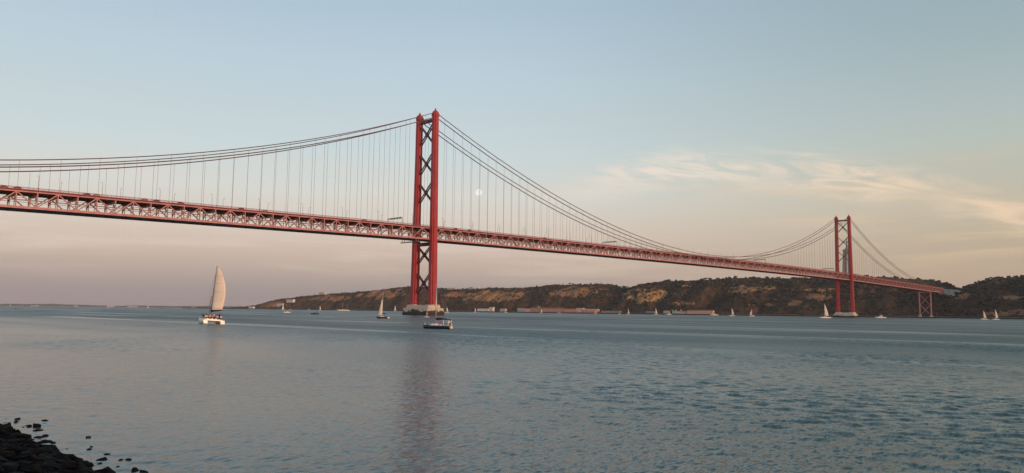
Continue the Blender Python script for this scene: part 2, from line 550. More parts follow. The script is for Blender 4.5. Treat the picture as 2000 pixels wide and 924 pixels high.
# bare earth and cliff faces: east, half width, height, half height, redness
BARE = [(1442, 175, 60, 25, 0.55), (1078, 95, 72, 21, 0.7), (795, 82, 58, 24, 0.15), (488, 76, 76, 11, 0.45), (2050, 175, 70, 21, 0.8),
        (283, 32, 54, 12, 0.8), (-152, 50, 13, 9, 0.75), (2394, 190, 54, 14, 0.9), (286, 60, 72, 4, 0.5), (-55, 18, 52, 10, 0.8),
        (2800, 150, 26, 14, 0.9), (1650, 60, 66, 10, 0.8), (880, 26, 66, 10, 0.3), (330, 25, 36, 9, 0.8), (640, 60, 34, 3, 0.6), (180, 45, 58, 2.5, 0.5), (-180, 60, 48, 3, 0.6), (560, 30, 92, 4, 0.7), (700, 25, 88, 4, 0.7), (-120, 25, 66, 5, 0.7), (420, 40, 30, 4, 0.8)]
def shore_u(e):
    return float(np.interp(e, SE, SU))
def fb(x, y, zz=0.0, o=4):
    return mnoise.fractal(Vector((x, y, zz)), 0.9, 2.0, o)
def t_ridge(e):
    return float(np.interp(e, [-1500, -60, 100, 400, 900, 1000, 3400], [280, 280, 330, 310, 280, 230, 230]))
def hill(e, t):
    """height of the far bank at distance t behind the shore line"""
    H = float(np.interp(e, RE, RZ))
    tr = t_ridge(e)
    if t <= 0:
        return -4.0
    q0 = 3.2 + 0.02 * min(t, 30)
    gully = fb(e * 0.011, t * 0.004, 3.1, 4)
    t2 = t + 26 * gully - 10
    k = min(max((t2 - 26) / (tr - 26), 0.0), 1.0)
    # steep river cliff first, then a gentler shoulder
    prof = 0.80 * (1 - (1 - min(k / 0.52, 1.0)) ** 1.5) + 0.20 * k
    h = q0 + (H - q0) * prof if t > 22 else q0
    if t > 30:
        w = min((t - 30) / 60, 1.0) * min(1.0, max(0.15, (tr + 60 - t) / tr))
        h += w * (5.5 * fb(e * 0.02, t * 0.02, 7.0, 4) + 2.0 * fb(e * 0.08, t * 0.08, 1.0, 3) + 3.2 * fb(e * 0.045, t * 0.008, 6.0, 3))
    if t > tr:
        h -= 0.03 * (t - tr)
    return h
def bare(e, zz):
    w = 0.0
    red = 0.6
    nse = 0.9 * fb(e * 0.028, zz * 0.07, 5.0, 5)
    for be, de, bz, dz_, r in BARE:
        d = ((e - be) / de) ** 2 + ((zz - bz) / dz_) ** 2
        k = max(0.0, min(1.0, 1.25 - 1.0 * d + nse * 1.5))
        if k > w:
            w, red = k, r
    return w, red
es = np.concatenate([np.arange(-1500, -400, 25), np.arange(-400, 3450, 9.0), np.arange(3450, 3600, 30)])
ts = np.concatenate([[-2, 0.3], np.arange(6, 30, 8), np.arange(30, 340, 7.0), np.arange(340, 700, 40), [900, 1300]])
tv, tf, tb, tred = [], [], [], []
for e in es:
    su = shore_u(e)
    for t in ts:
        zz = hill(e, t)
        if t == 0.3:
            zz = 2.9
        tv.append((e, -(su + t), zz))
        w, rd = bare(e, zz)
        tb.append(w)
        tred.append(rd)
nt_ = len(ts)
for i in range(len(es) - 1):
    for j in range(nt_ - 1):
        a = i * nt_ + j
        tf.append((a, a + 1, a + nt_ + 1, a + nt_))
def hill_material():
    mt = bpy.data.materials.new('hillside_earth')
    mt.use_nodes = True
    t = mt.node_tree
    t.nodes.clear()
    q = NB(t)
    pos = q.n('ShaderNodeNewGeometry').outputs['Position']
    ab = q.n('ShaderNodeAttribute', attribute_name='bare').outputs['Fac']
    ar = q.n('ShaderNodeAttribute', attribute_name='redness').outputs['Fac']
    n1 = q.noise(pos, 0.05, 5.0, 0.65).outputs[0]
    strata = q.noise(q.vmath('MULTIPLY', pos, (0.012, 0.012, 0.22)), 1.0, 4.0, 0.6, 0.4).outputs[0]
    rill = q.noise(q.vmath('MULTIPLY', pos, (0.16, 0.16, 0.02)), 1.0, 4.0, 0.6).outputs[0]
    soil = q.mix(ar, (0.52, 0.30, 0.11, 1), (0.31, 0.135, 0.075, 1))
    soil = q.mix(q.step(strata, 0.35, 0.65, 0.0, 0.5), soil, (0.33, 0.20, 0.13, 1))
    soil = q.mix(q.step(rill, 0.42, 0.62, 0.0, 0.7), soil, (0.10, 0.058, 0.036, 1))
    speck = q.noise(pos, 0.11, 4.0, 0.7).outputs[0]
    soil = q.mix(q.step(speck, 0.56, 0.64, 0.0, 0.8), soil, (0.050, 0.040, 0.026, 1))
    scrub = q.mix(q.step(n1, 0.35, 0.65), (0.042, 0.036, 0.026, 1), (0.095, 0.056, 0.038, 1))
    fac = q.step(q.math('ADD', ab, q.math('MULTIPLY', q.math('SUBTRACT', n1, 0.5), 0.8)), 0.35, 0.62)
    sp = q.n('ShaderNodeSeparateXYZ')
    q.put(sp.inputs[0], pos)
    c = q.mix(fac, scrub, soil)
    # quay wall and shore road
    c = q.mix(q.step(sp.outputs[2], 3.0, 4.6, 1.0, 0.0), c, (0.20, 0.155, 0.13, 1))
    c = q.mix(q.step(sp.outputs[2], 2.4, 2.7, 1.0, 0.0), c, (0.030, 0.025, 0.024, 1))
    p = q.n('ShaderNodeBsdfPrincipled')
    q.put(p.inputs['Base Color'], c)
    p.inputs['Roughness'].default_value = 0.95
    p.inputs['Specular IOR Level'].default_value = 0.1
    o = q.n('ShaderNodeOutputMaterial')
    t.links.new(p.outputs[0], o.inputs[0])
    return mt
me = bpy.data.meshes.new('far_bank_hill')
me.from_pydata(tv, [], tf)
me.materials.append(hill_material())
for nm, arr in (('bare', tb), ('redness', tred)):
    at = me.attributes.new(nm, 'FLOAT', 'POINT')
    at.data.foreach_set('value', np.array(arr, dtype=np.float32))
me.update()
tag(link('far_bank_hill', me), 'steep river bank with ochre cliffs on the far side', kind='structure')

# low land on the horizon, about ten kilometres up the estuary
fl = MB()
pts = [(12500, 600), (10804, -1056), (10150, -1701), (10285, -2274), (10129, -3134), (9901, -4065), (9760, -4910), (9121, -5541), (8700, -6300)]
top, bot, back = [], [], []
for i in range(len(pts) - 1):
    for k in range(14):
        f = k / 14
        x = pts[i][0] + (pts[i + 1][0] - pts[i][0]) * f
        y = pts[i][1] + (pts[i + 1][1] - pts[i][1]) * f
        h = 22 + 14 * fb(x * 0.0009, y * 0.0016, 2.0, 5)
        bot.append((x, y, -2))
        top.append((x + 60, y - 20, max(4, h)))
        back.append((x + 900, y - 300, max(4, h) * 0.6))
fl.loft([bot, top, back], cap=False, closed=False)
tag(fl.build('distant_shore', mat('distant_scrubland', (0.12, 0.10, 0.085), 0.95, 0.4, 0.004)), 'low hazy land along the horizon', kind='structure')

# near bank where the photographer stands
bk = MB()
prof = [(10.5, -1.4), (8.2, -0.35), (7.0, 0.05), (5.2, 0.75), (3.0, 1.7), (1.2, 2.6), (0.2, 3.0), (-25, 3.1)]
rings = []
for i in range(141):
    v = 560 + 60 - i * 2.0
    rings.append([P(-443.19 + du + (0.5 * fb(v * 0.25, du * 0.2, 1.0, 3) if du > 0 else 0), v, zz + (0.22 * fb(v * 0.6, du * 0.9, 4.0, 3) if 0.3 < du < 9 else 0)) for du, zz in prof])
bk.loft(rings, cap=False, closed=False)
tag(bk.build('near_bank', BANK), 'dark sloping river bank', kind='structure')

# ---------------------------------------------------------------- the bridge
PAN = 11.4
LM = 1012.88
SS = 483.4
PANM = LM / 88
def node_u(i):
    """panel point i, counted from the near tower"""
    if i < 0:
        return i * PAN
    if i <= 88:
        return i * PANM
    return LM + (i - 88) * PAN
I0, I1 = -44, 140
def z_bot(u):
    if u < 0:
        return 70 + 0.0155 * u
    if u < LM:
        return 70 + 1.8 * (1 - ((u - LM / 2) / (LM / 2)) ** 2)
    return 70 - 0.0160 * (u - LM)
def z_cab(u, low=False):
    d = 4.4 if low else 0.0
    if 0 <= u <= LM:
        return 86.0 + 104.5 * ((u - LM / 2) / (LM / 2)) ** 2 - d
    s_ = -u if u < 0 else u - LM
    return 190.5 - 0.4249 * s_ + 0.000406 * s_ * s_ - d
TH = 10.7           # truss height
VT = 10.5           # truss planes at v = +-10.5
VC = 11.9           # cable planes

bridge = empty('suspension_bridge', (0, 0, 0))
tag(bridge, 'long red steel suspension bridge spanning the river with two tall towers', 'bridge')

def tower(u0, name_label):
    t = MB()
    hv = leg_v(183.5) - 1.5
    t.box(-hv, hv, -u0 - 1.5, -u0 + 1.5, 182.2, 184.8)
    root = t.build('tower', RED2, bridge)
    t = MB()
    hv = leg_v(66) - 1.5
    t.box(-hv, hv, -u0 - 1.5, -u0 + 1.5, 64.4, 67.6)
    t.build('deck_strut', RED2, root)
    root['label'] = name_label
    for s in (1, -1):
        g = MB()
        rg = []
        for zz in (9.0, 11.0, 11.01, 40, 80, 120, 160, 186.5, 186.51, 189.5):
            k = (zz - 9) / 180
            a, bb = 3.7 - 0.9 * k, 3.3 - 0.75 * k      # half sizes along and across the bridge
            if zz <= 11.0 or zz >= 186.51:
                a, bb = a + 0.45, bb + 0.45
            n_ = 0.62
            cx = s * leg_v(zz)
            out = [(a, -bb * n_), (a, bb * n_), (a * n_, bb * n_), (a * n_, bb), (-a * n_, bb), (-a * n_, bb * n_), (-a, bb * n_), (-a, -bb * n_),
                   (-a * n_, -bb * n_), (-a * n_, -bb), (a * n_, -bb), (a * n_, -bb * n_)]
            rg.append([P(u0 + p_[0], cx + p_[1], zz) for p_ in out])
        g.loft(rg)
        leg = g.build('leg', RED, root)
        cpm = MB()
        cv = s * leg_v(190)
        rg = []
        for zz, a, bb in ((189.5, 2.6, 1.9), (191.0, 2.2, 1.6), (192.2, 0.9, 0.8), (194.6, 0.12, 0.12)):
            rg.append([P(u0 + x_, cv + y_, zz) for x_, y_ in ((-a, -bb), (a, -bb), (a, bb), (-a, bb))])
        cpm.loft(rg)
        cpm.build('saddle_cap', RED, root)
    for z1, z0 in ((181.5, 159.5), (153.5, 131), (126, 103.5), (66, 46), (41, 18)):
        for s in (1, -1):
            g = MB()
            a = P(u0, s * (leg_v(z1) - 0.8), z1)
            c = P(u0, -s * (leg_v(z0) - 0.8), z0)
            for off in (-1.05, 1.05):
                o_ = Vector((0, off * (1 if s > 0 else 0.9), 0))
                g.bar(a + o_, c + o_, 0.55, 1.15, (0, 1, 0))
            d_ = c - a
            for k in range(1, 12):
                q_ = a + d_ * (k / 12)
                g.bar(q_ + Vector((0, -0.78, 0)), q_ + Vector((0, 0.78, 0)), 0.3, 0.3)
            g.build('cross_brace', RED2, root)
        g = MB()
        cz = (z0 + z1) / 2
        g.box(-1.3, 1.3, -u0 - 1.45, -u0 + 1.45, cz - 1.5, cz + 1.5)
        g.build('gusset_plate', RED2, root)
    return root
def leg_v(zz):
    return 13.2 - (zz - 9) / 181 * 1.4
tower(0.0, 'near red tower with crossed bracing between two legs')
tower(LM, 'far red tower standing before the wooded hill')

def chamfer_ring(au, av, ch, u0, zz):
    pts_ = [(au - ch, av), (au, av - ch), (au, -av + ch), (au - ch, -av), (-au + ch, -av), (-au, -av + ch), (-au, av - ch), (-au + ch, av)]
    return [P(u0 + x_, y_, zz) for x_, y_ in pts_]
def pier(u0, lbl):
    m_ = MB()
    m_.loft([chamfer_ring(9.6, 19.6, 1.6, u0, 2.9), chamfer_ring(9.6, 19.6, 1.6, u0, 6.3), chamfer_ring(9.1, 19.1, 1.6, u0, 6.7)])
    m_.loft([chamfer_ring(7.2, 17.0, 0.8, u0, 6.6), chamfer_ring(7.0, 16.8, 0.8, u0, 9.0), chamfer_ring(6.8, 16.6, 0.8, u0, 9.2)])
    p_ = m_.build('pier', PIER, bridge)
    p_['label'] = lbl
    t_ = MB()
    t_.loft([chamfer_ring(10.2, 20.2, 1.8, u0, -6), chamfer_ring(10.2, 20.2, 1.8, u0, 2.5), chamfer_ring(9.9, 19.9, 1.7, u0, 2.9)])
    t_.build('waterline_plinth', TIDE, p_)
    for s in (1, -1):
        for uu in (-1, 1):
            f_ = MB()
            f_.box(-0.5, 0.5, -0.5, 0.5, 0, 1)
    for s in (1, -1):
        f_ = MB()
        c_ = P(u0, s * leg_v(9), 0)
        f_.box(c_.x - 4.4, c_.x + 4.4, c_.y - 4.8, c_.y + 4.8, 9.19, 9.75)
        f_.build('bearing_block', PIER, p_)
pier(0.0, 'stained concrete pier under the near tower')
pier(LM, 'stained concrete pier under the far tower')

# main cables and their hangers
for s, sn in ((1, 'west'), (-1, 'east')):
    for low in (False, True):
        cm = MB()
        us = list(np.arange(-SS, 0, 11.4)) + list(np.arange(0, LM, 11.51)) + list(np.arange(LM, LM + SS + 1, 11.4))
        cm.tube([P(u, s * VC, z_cab(u, low)) for u in us], 0.36 if not low else 0.42, 6)
        cab = cm.build('main_cable', CABLE, bridge, True)
        for i in range(I0, I1 - 9):
            if (i % 2 == 0) != low or i in (0, 88):
                continue
            u = node_u(i)
            zc_ = z_cab(u, low)
            zb_ = z_bot(u) + TH + 0.3
            if zc_ - zb_ < 1.0:
                continue
            far = math.hypot(u + 443, 540)
            barobj('hanger', P(u, s * VC, zb_), P(u, s * VC, zc_), 0.15, 0.15, HANGR, cab)

# roadway deck
dk = MB()
uu = [node_u(i) for i in range(I0, I1 + 1)]
sec = [(-11.6, 0.55), (-11.6, 0.0), (-10.9, -0.5), (10.9, -0.5), (11.6, 0.0), (11.6, 0.55)]
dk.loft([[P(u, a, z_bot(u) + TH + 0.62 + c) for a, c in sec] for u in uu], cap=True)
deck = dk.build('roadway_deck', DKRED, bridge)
sf = MB()
sf.loft([[P(u, a, z_bot(u) + TH + 1.175) for a in (-10.6, 10.6)] for u in uu], cap=False, closed=False)
sf.build('road_surface', ASPH, deck)
for s in (1, -1):
    rl = MB()
    for hz, th in ((1.1, 0.11), (0.75, 0.07), (0.4, 0.07)):
        rl.loft([[P(u, s * 11.4 + dx, z_bot(u) + TH + 1.17 + hz + dzz) for dx, dzz in ((-th, -th), (th, -th), (th, th), (-th, th))] for u in uu], cap=False)
    for i in range(I0 * 4, 101 * 4):
        u = node_u(i // 4) + (i % 4) * PAN / 4
        rl.bar(P(u, s * 11.4, z_bot(u) + TH + 1.1), P(u, s * 11.4, z_bot(u) + TH + 2.3), 0.12, 0.12)
    rl.build('railing', DKRED, deck)
# floor beams under the road
fbm = MB()
for a, c, d in ((-10.0, 10.0, 0.0),):
    fbm.add([(-10.2, -0.3, 0), (10.2, -0.3, 0), (10.2, 0.3, 0), (-10.2, 0.3, 0), (-10.2, -0.3, -1.6), (10.2, -0.3, -1.6), (10.2, 0.3, -1.6), (-10.2, 0.3, -1.6),
             (-7.5, -0.3, -3.0), (7.5, -0.3, -3.0), (7.5, 0.3, -3.0), (-7.5, 0.3, -3.0)],
            [(0, 1, 2, 3), (4, 8, 9, 5, 1, 0), (7, 3, 2, 6, 10, 11), (0, 3, 7, 4), (1, 5, 6, 2), (4, 7, 11, 8), (5, 9, 10, 6), (8, 11, 10, 9)])
fbmesh = fbm.mesh('floor_beam', SOFFIT)
for i in range(I0, I1 + 1):
    u = node_u(i)
    link('floor_beam', fbmesh, deck, Matrix.Translation(P(u, 0, z_bot(u) + TH + 0.11)))
# stringers between floor beams
for vv in (-7, -3.5, 0, 3.5, 7):
    sg = MB()
    sg.loft([[P(u, vv + dx, z_bot(u) + TH + 0.11 + dzz) for dx, dzz in ((-0.2, -0.9), (0.2, -0.9), (0.2, 0), (-0.2, 0))] for u in uu], cap=True)
    sg.build('stringer', SOFFIT, deck)

# railway deck inside the truss
rd = MB()
rd.loft([[P(u, a, z_bot(u) + c) for a, c in ((-9.6, 0.25), (9.6, 0.25), (9.6, 0.75), (-9.6, 0.75))] for u in uu])
rdk = rd.build('railway_deck', SOFFIT, bridge)
for vv in (-3.6, -2.1, 2.1, 3.6):
    sg = MB()
    sg.loft([[P(u, vv + dx, z_bot(u) + 0.75 + dzz) for dx, dzz in ((-0.08, 0), (0.08, 0), (0.08, 0.25), (-0.08, 0.25))] for u in uu])
    sg.build('rail', CABLE, rdk)
for vv, hh in ((-6.2, 6.9), (6.2, 6.9), (-6.2, 5.6), (6.2, 5.6)):
    sg = MB()
    sg.loft([[P(u, vv + dx, z_bot(u) + hh + dzz) for dx, dzz in ((-0.14, -0.14), (0.14, -0.14), (0.14, 0.14), (-0.14, 0.14))] for u in uu])
    sg.build('service_pipe', GALV, rdk)
for vv in (-2.85, 2.85):
    sg = MB()
    sg.tube([P(u, vv, z_bot(u) + 6.2) for u in uu], 0.06, 4)
    sg.build('overhead_wire', CABLE, rdk)
lbm = MB()
lbm.box(-10.3, 10.3, -0.45, 0.45, -0.5, 0.6)
lbmesh = lbm.mesh('lower_floor_beam', SOFFIT)
for i in range(I0, I1 + 1):
    u = node_u(i)
    link('lower_floor_beam', lbmesh, rdk, Matrix.Translation(P(u, 0, z_bot(u) + 0.1)))

# stiffening trusses: Warren web with posts
for s in (1, -1):
    ch = MB()
    for hz, w, h in ((0.45, 0.85, 1.5), (TH - 0.25, 0.8, 0.9)):
        ch.loft([[P(u, s * VT + dx * w / 2, z_bot(u) + hz + dzz * h / 2) for dx, dzz in ((-1, -1), (1, -1), (1, 1), (-1, 1))] for u in uu])
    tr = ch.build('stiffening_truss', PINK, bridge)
    tr['label'] = 'web of posts and diagonals on the %s side of the deck' % ('near' if s > 0 else 'far')
    lim = I1 + 1 if s > 0 else 66
    lim0 = I0 if s > 0 else I0 + 8
    rest = MB()
    rest_p = MB()
    for i in range(I0, I1 + 1):
        u = node_u(i)
        lo, hi = z_bot(u) + 1.1, z_bot(u) + TH - 0.7
        if lim0 <= i < lim:
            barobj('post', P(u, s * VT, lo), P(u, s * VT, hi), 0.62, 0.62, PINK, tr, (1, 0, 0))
        else:
            rest_p.bar(P(u, s * VT, lo), P(u, s * VT, hi), 0.62, 0.62, (1, 0, 0))
        if i == I1:
            break
        u2 = node_u(i + 1)
        if i % 2:                      # odd panel points are the upper apexes
            a, c = P(u + 0.45, s * VT, z_bot(u) + TH - 0.8), P(u2 - 0.45, s * VT, z_bot(u2) + 1.15)
        else:
            a, c = P(u + 0.45, s * VT, z_bot(u) + 1.15), P(u2 - 0.45, s * VT, z_bot(u2) + TH - 0.8)
        if lim0 <= i < lim:
            barobj('diagonal', a, c, 0.66, 0.66, PINK, tr, (1, 0, 0))
        else:
            rest.bar(a, c, 0.66, 0.66, (1, 0, 0))
    if rest.v:
        tag(rest.build('diagonals_beyond', PINK, tr), kind='stuff')
        tag(rest_p.build('posts_beyond', PINK, tr), kind='stuff')
# sway frames between the trusses, every other panel
sw = MB()
for i in range(I0, I1 + 1):
    u = node_u(i)
    for s in (1, -1):
        sw.bar(P(u, s * 10.1, z_bot(u) + 4.4), P(u, s * 6.6, z_bot(u) + TH - 2.9), 0.45, 0.45)
        sw.bar(P(u, s * 6.2, z_bot(u) + 0.8), P(u, s * 6.2, z_bot(u) + TH - 2.9), 0.4, 0.4)
tag(sw.build('sway_bracing', SOFFIT, bridge), kind='stuff')

# side-span pylons at the ends of the suspended spans
for u0 in (LM + SS, -SS - 2):
    t = MB()
    t.box(-11.0, 11.0, -u0 - 1.1, -u0 + 1.1, z_bot(u0) - 3.4, z_bot(u0) - 0.5)
    root = t.build('side_pylon', PALEP, bridge)
    zt_ = z_bot(u0) - 0.5
    for s in (1, -1):
        barobj('leg', P(u0, s * 12.1, 4.0), P(u0, s * 12.1, zt_), 2.4, 2.6, PALEP, root)
        fm = MB()
        c_ = P(u0, s * 12.1, 0)
        fm.loft([[(c_.x + a, c_.y + d, zz) for a, d in ((-w, -w), (w, -w), (w, w), (-w, w))] for w, zz in ((3.6, -2), (3.6, 2.2), (3.1, 3.2), (2.5, 5.2))])
        fm.build('footing', CONC, root)
    for zz in (6.0, 29.0):
        for s in (1, -1):
            barobj('cross_brace', P(u0, s * 11.3, zz), P(u0, -s * 11.3, min(zz + 25, zt_ - 3)), 1.0, 1.0, PALEP, root, (0, 1, 0))

# concrete abutment on the hill
ab = MB()
ab.loft([[(-44, -1618, 46), (13, -1618, 46), (13, -1690, 46), (-44, -1690, 46)], [(-44, -1618, 66), (13, -1618, 73), (13, -1690, 74), (-44, -1690, 67)]])
tag(ab.build('bridge_abutment', CONC), 'pale concrete abutment where the far end of the bridge meets the hill', 'abutment')

# ---------------------------------------------------------------- things on the bridge
lm_ = MB()
lm_.tube([(0, 0, 0), (0, 0, 7.6), (0.12, 0, 8.5), (0.6, 0, 9.1), (1.7, 0, 9.35)], [0.16, 0.12, 0.10, 0.09, 0.08], 6)
lhead = MB()
lhead.loft([[(1.5 + x_, y_ * w, 9.3 + zz) for x_, y_ in ((0, -1), (1.1, -1), (1.1, 1), (0, 1))] for w, zz in ((0.22, -0.08), (0.26, 0.02), (0.14, 0.16))])
lpole, lhd = lm_.mesh('pole', GALV), lhead.mesh('lamp_head', GALV)
for s in (1, -1):
    for k in range(-8, 18):
        u = (-60.3 if s > 0 else -42.2) + 37.0 * k
        if -345 > u or u > 640:
            continue
        base = P(u, s * 10.9, z_bot(u) + TH + 1.16)
        o = empty('street_lamp', base, 0.0 if s > 0 else math.pi)
        tag(o, 'tall curved street lamp on the %s side of the bridge deck' % ('near' if s > 0 else 'far'), 'street lamp',
            'street lamps along the %s edge of the bridge' % ('near' if s > 0 else 'far'))
        link('pole', lpole, o)
        link('lamp_head', lhd, o)

def gantry(u0, lbl):
    zz = z_bot(u0) + TH + 1.17
    o = empty('sign_gantry', P(u0, 0, zz))
    tag(o, lbl, 'gantry')
    for s in (1, -1):
        pm = MB()
        pm.box(-s * 10.75 - 0.2, -s * 10.75 + 0.2, -0.2, 0.2, 0, 6.4)
        pm.build('post', GALV, o)
    bm_ = MB()
    for dy in (-0.5, 0.5):
        for dzz in (5.4, 6.4):
            bm_.box(-10.5, 10.5, dy - 0.1, dy + 0.1, dzz - 0.1, dzz + 0.1)
    for k in range(14):
        x0 = -10.5 + 1.5 * k
        bm_.bar((x0, -0.5, 5.4), (x0 + 1.5, -0.5, 6.4), 0.12, 0.12)
        bm_.bar((x0, 0.5, 6.4), (x0 + 1.5, 0.5, 5.4), 0.12, 0.12)
    bm_.build('lattice_beam', GALV, o)
    for k in range(4):
        sg_ = MB()
        sg_.box(-8.0 + 4.2 * k, -5.6 + 4.2 * k, -0.75, -0.62, 5.2, 6.6)
        sg_.build('sign_panel', COVER, o)
gantry(-35, 'lattice sign gantry over the roadway just left of the near tower')
gantry(285, 'lattice sign gantry over the roadway between the two towers, nearer the near one')
gantry(671, 'lattice sign gantry over the roadway where the cables dip lowest')
gantry(937, 'lattice sign gantry over the roadway just left of the far tower')

# hanging maintenance platform below the deck beside the near tower
mp = empty('maintenance_platform', P(-17, 0, z_bot(-17) - 3.2))
tag(mp, 'grey inspection platform hung below the deck beside the near tower', 'platform')
q_ = MB()
q_.box(-13.5, 13.5, -1.6, 1.6, 0, 0.35)
q_.build('walkway', GALV, mp)
q_ = MB()
for dy in (-1.5, 1.5):
    for hz in (0.7, 1.2):
        q_.box(-13.5, 13.5, dy - 0.06, dy + 0.06, hz - 0.06, hz + 0.06)
    for k in range(10):
        q_.box(-13.5 + 3 * k - 0.06, -13.5 + 3 * k + 0.06, dy - 0.06, dy + 0.06, 0.35, 1.2)
q_.build('guard_rail', GALV, mp)
for xx in (-10.3, 10.3):
    for dy in (-1.3, 1.3):
        q_ = MB()
        q_.box(xx - 0.15, xx + 0.15, dy - 0.15, dy + 0.15, 0.3, 3.2)
        q_.build('hanger_post', GALV, mp)

# cars
ORD = ['first', 'second', 'third', 'fourth', 'fifth', 'sixth', 'seventh', 'eighth', 'ninth', 'tenth', 'eleventh', 'twelfth', 'last']
def loft_x(mb, stations, mi=0):
    mb.loft(stations, mi)
cb = MB()
sec_ = [(-2.1, 0.45, 0.62), (-2.05, 0.3, 0.92), (-0.7, 0.28, 0.95), (1.0, 0.28, 0.93), (2.0, 0.3, 0.78), (2.12, 0.42, 0.62)]
cb.loft([[(x, -0.86, lo), (x, 0.86, lo), (x, 0.84, hi), (x, -0.84, hi)] for x, lo, hi in sec_])
cabm = MB()
cabm.loft([[(-1.75, -0.78, 0.9), (1.05, -0.78, 0.9), (1.05, 0.78, 0.9), (-1.75, 0.78, 0.9)],
           [(-1.35, -0.66, 1.38), (0.35, -0.66, 1.38), (0.35, 0.66, 1.38), (-1.35, 0.66, 1.38)]])
rfm = MB()
rfm.loft([[(-1.38, -0.67, 1.38), (0.38, -0.67, 1.38), (0.38, 0.67, 1.38), (-1.38, 0.67, 1.38)],
          [(-1.2, -0.58, 1.47), (0.2, -0.58, 1.47), (0.2, 0.58, 1.47), (-1.2, 0.58, 1.47)]])
whm = MB()
whm.tube([(0, -0.1, 0), (0, 0.1, 0)], 0.32, 12)
wheel_me = whm.mesh('wheel', RUB)
car_cols = [(0.03, 0.03, 0.035), (0.10, 0.02, 0.02), (0.35, 0.34, 0.33), (0.04, 0.05, 0.09), (0.5, 0.5, 0.49)]
cab_me = cabm.mesh('cabin_windows', GLASS)
for k, u in enumerate((-337, -330, -291, -285, -255, -247, -230, -185, -166, -74, 30, 48, 158)):
    cc = car_cols[(k * 3) % 5]
    pm = mat('car_paint_%d' % ((k * 3) % 5), cc, 0.3, 0.1, 0.5, coat=0.4)
    o = empty('car', P(u, 8.9, z_bot(u) + TH + 1.18), R(90 if k % 3 else -90))
    tag(o, 'small car roof above the near railing of the bridge, %s from the left edge' % ORD[k], 'car', 'cars driving over the bridge')
    link('body', cb.mesh('body', pm), o)
    link('roof', rfm.mesh('roof', pm), o)
    link('cabin_windows', cab_me, o)
    for wx in (-1.3, 1.35):
        for wy in (-0.78, 0.78):
            link('wheel', wheel_me, o, Matrix.Translation((wx, wy, 0.32)))

# ---------------------------------------------------------------- monument behind the far tower
mn = empty('hilltop_monument', (300, -1830, 96))
tag(mn, 'tall four-pillared stone monument with a robed statue, behind the far tower', 'monument')
MST = mat('monument_stone', (0.30, 0.285, 0.27), 0.9, 0.2, 0.08)
for sx in (-1, 1):
    for sy in (-1, 1):
        g = MB()
        g.loft([[(sx * (c + a), sy * (c + d), zz) for a, d in ((-w, -w), (w, -w), (w, w), (-w, w))] for zz, c, w in ((0, 9.5, 3.4), (50, 7.6, 2.9), (97, 6.2, 2.6))])
        g.build('pillar', MST, mn)
g = MB()
g.loft([[(a * w, d * w, zz) for a, d in ((-1, -1), (1, -1), (1, 1), (-1, 1))] for zz, w in ((97, 9.4), (101, 9.4), (101.01, 5.0), (105, 4.6))])
g.build('capital', MST, mn)
g = MB()
g.loft([[(math.cos(a) * w, math.sin(a) * w * 0.7, zz) for a in [k * math.pi / 5 for k in range(10)]] for zz, w in
        ((105, 3.9), (110, 3.4), (117, 2.9), (122, 3.2), (125.5, 3.0), (127, 1.2), (128, 1.1), (129.3, 1.55), (131, 1.5), (132.2, 0.5))])
for s in (-1, 1):
    g.tube([(s * 1.5, 0, 124), (s * 7, 0, 124.2), (s * 12.5, 0, 124.0), (s * 14, 0, 124.0)], [1.7, 1.3, 0.8, 0.5], 8)
st_ = g.build('statue', MST, mn, True)
st_.rotation_euler = (0, 0, R(-35))

# ---------------------------------------------------------------- trees and scrub on the far bank
def foliage_mat(name, c1, c2):
    return mat(name, c1, 0.9, 0.3, 0.12, col2=c2)
LEAF = [foliage_mat('dark_pine_foliage', (0.030, 0.036, 0.020), (0.016, 0.022, 0.014)),
        foliage_mat('olive_foliage', (0.052, 0.050, 0.026), (0.024, 0.028, 0.016))]
BARK = mat('bark', (0.06, 0.045, 0.035), 0.9, 0.3, 0.6)

def crown_mesh(kind, sd):
    rg = random.Random(sd)
    m_ = MB()
    lumps = []
    if kind == 0:        # umbrella pine
        for k in range(9):
            a = rg.random() * 6.28
            r_ = rg.uniform(0, 3.4)
            lumps.append((math.cos(a) * r_, math.sin(a) * r_, rg.uniform(5.6, 7.8) - r_ * 0.15, rg.uniform(1.2, 2.0), 0.6))
    elif kind == 1:      # round oak-like
        for k in range(11):
            a = rg.random() * 6.28
            r_ = rg.uniform(0, 2.6)
            lumps.append((math.cos(a) * r_, math.sin(a) * r_, rg.uniform(2.8, 7.0), rg.uniform(1.2, 1.9), 0.9))
    else:                # narrow cypress
        for k in range(9):
            lumps.append((rg.uniform(-0.4, 0.4), rg.uniform(-0.4, 0.4), 1.4 + k * 0.85, 1.15 * (1 - abs(k - 3) / 8), 1.0))
    for x, y, zz, r_, fl_ in lumps:
        for k in range(38):
            d = Vector((rg.gauss(0, 1), rg.gauss(0, 1), rg.gauss(0, 1))).normalized()
            rr = r_ * rg.uniform(0.62, 1.08)
            c = Vector((x + d.x * rr, y + d.y * rr, zz + d.z * rr * fl_))
            n1 = Vector((rg.gauss(0, 1), rg.gauss(0, 1), rg.gauss(0, 1))).normalized()
            n2 = d.cross(n1).normalized()
            n3 = (d + n1 * 0.5).normalized().cross(n2)
            sz = rg.uniform(0.55, 0.95)
            m_.add([c - n2 * sz, c + n3 * sz * 0.9, c + n2 * sz, c - n3 * sz * 0.8], [(0, 1, 2, 3)])
    return m_.mesh('crown', LEAF[1] if kind == 1 else LEAF[0])
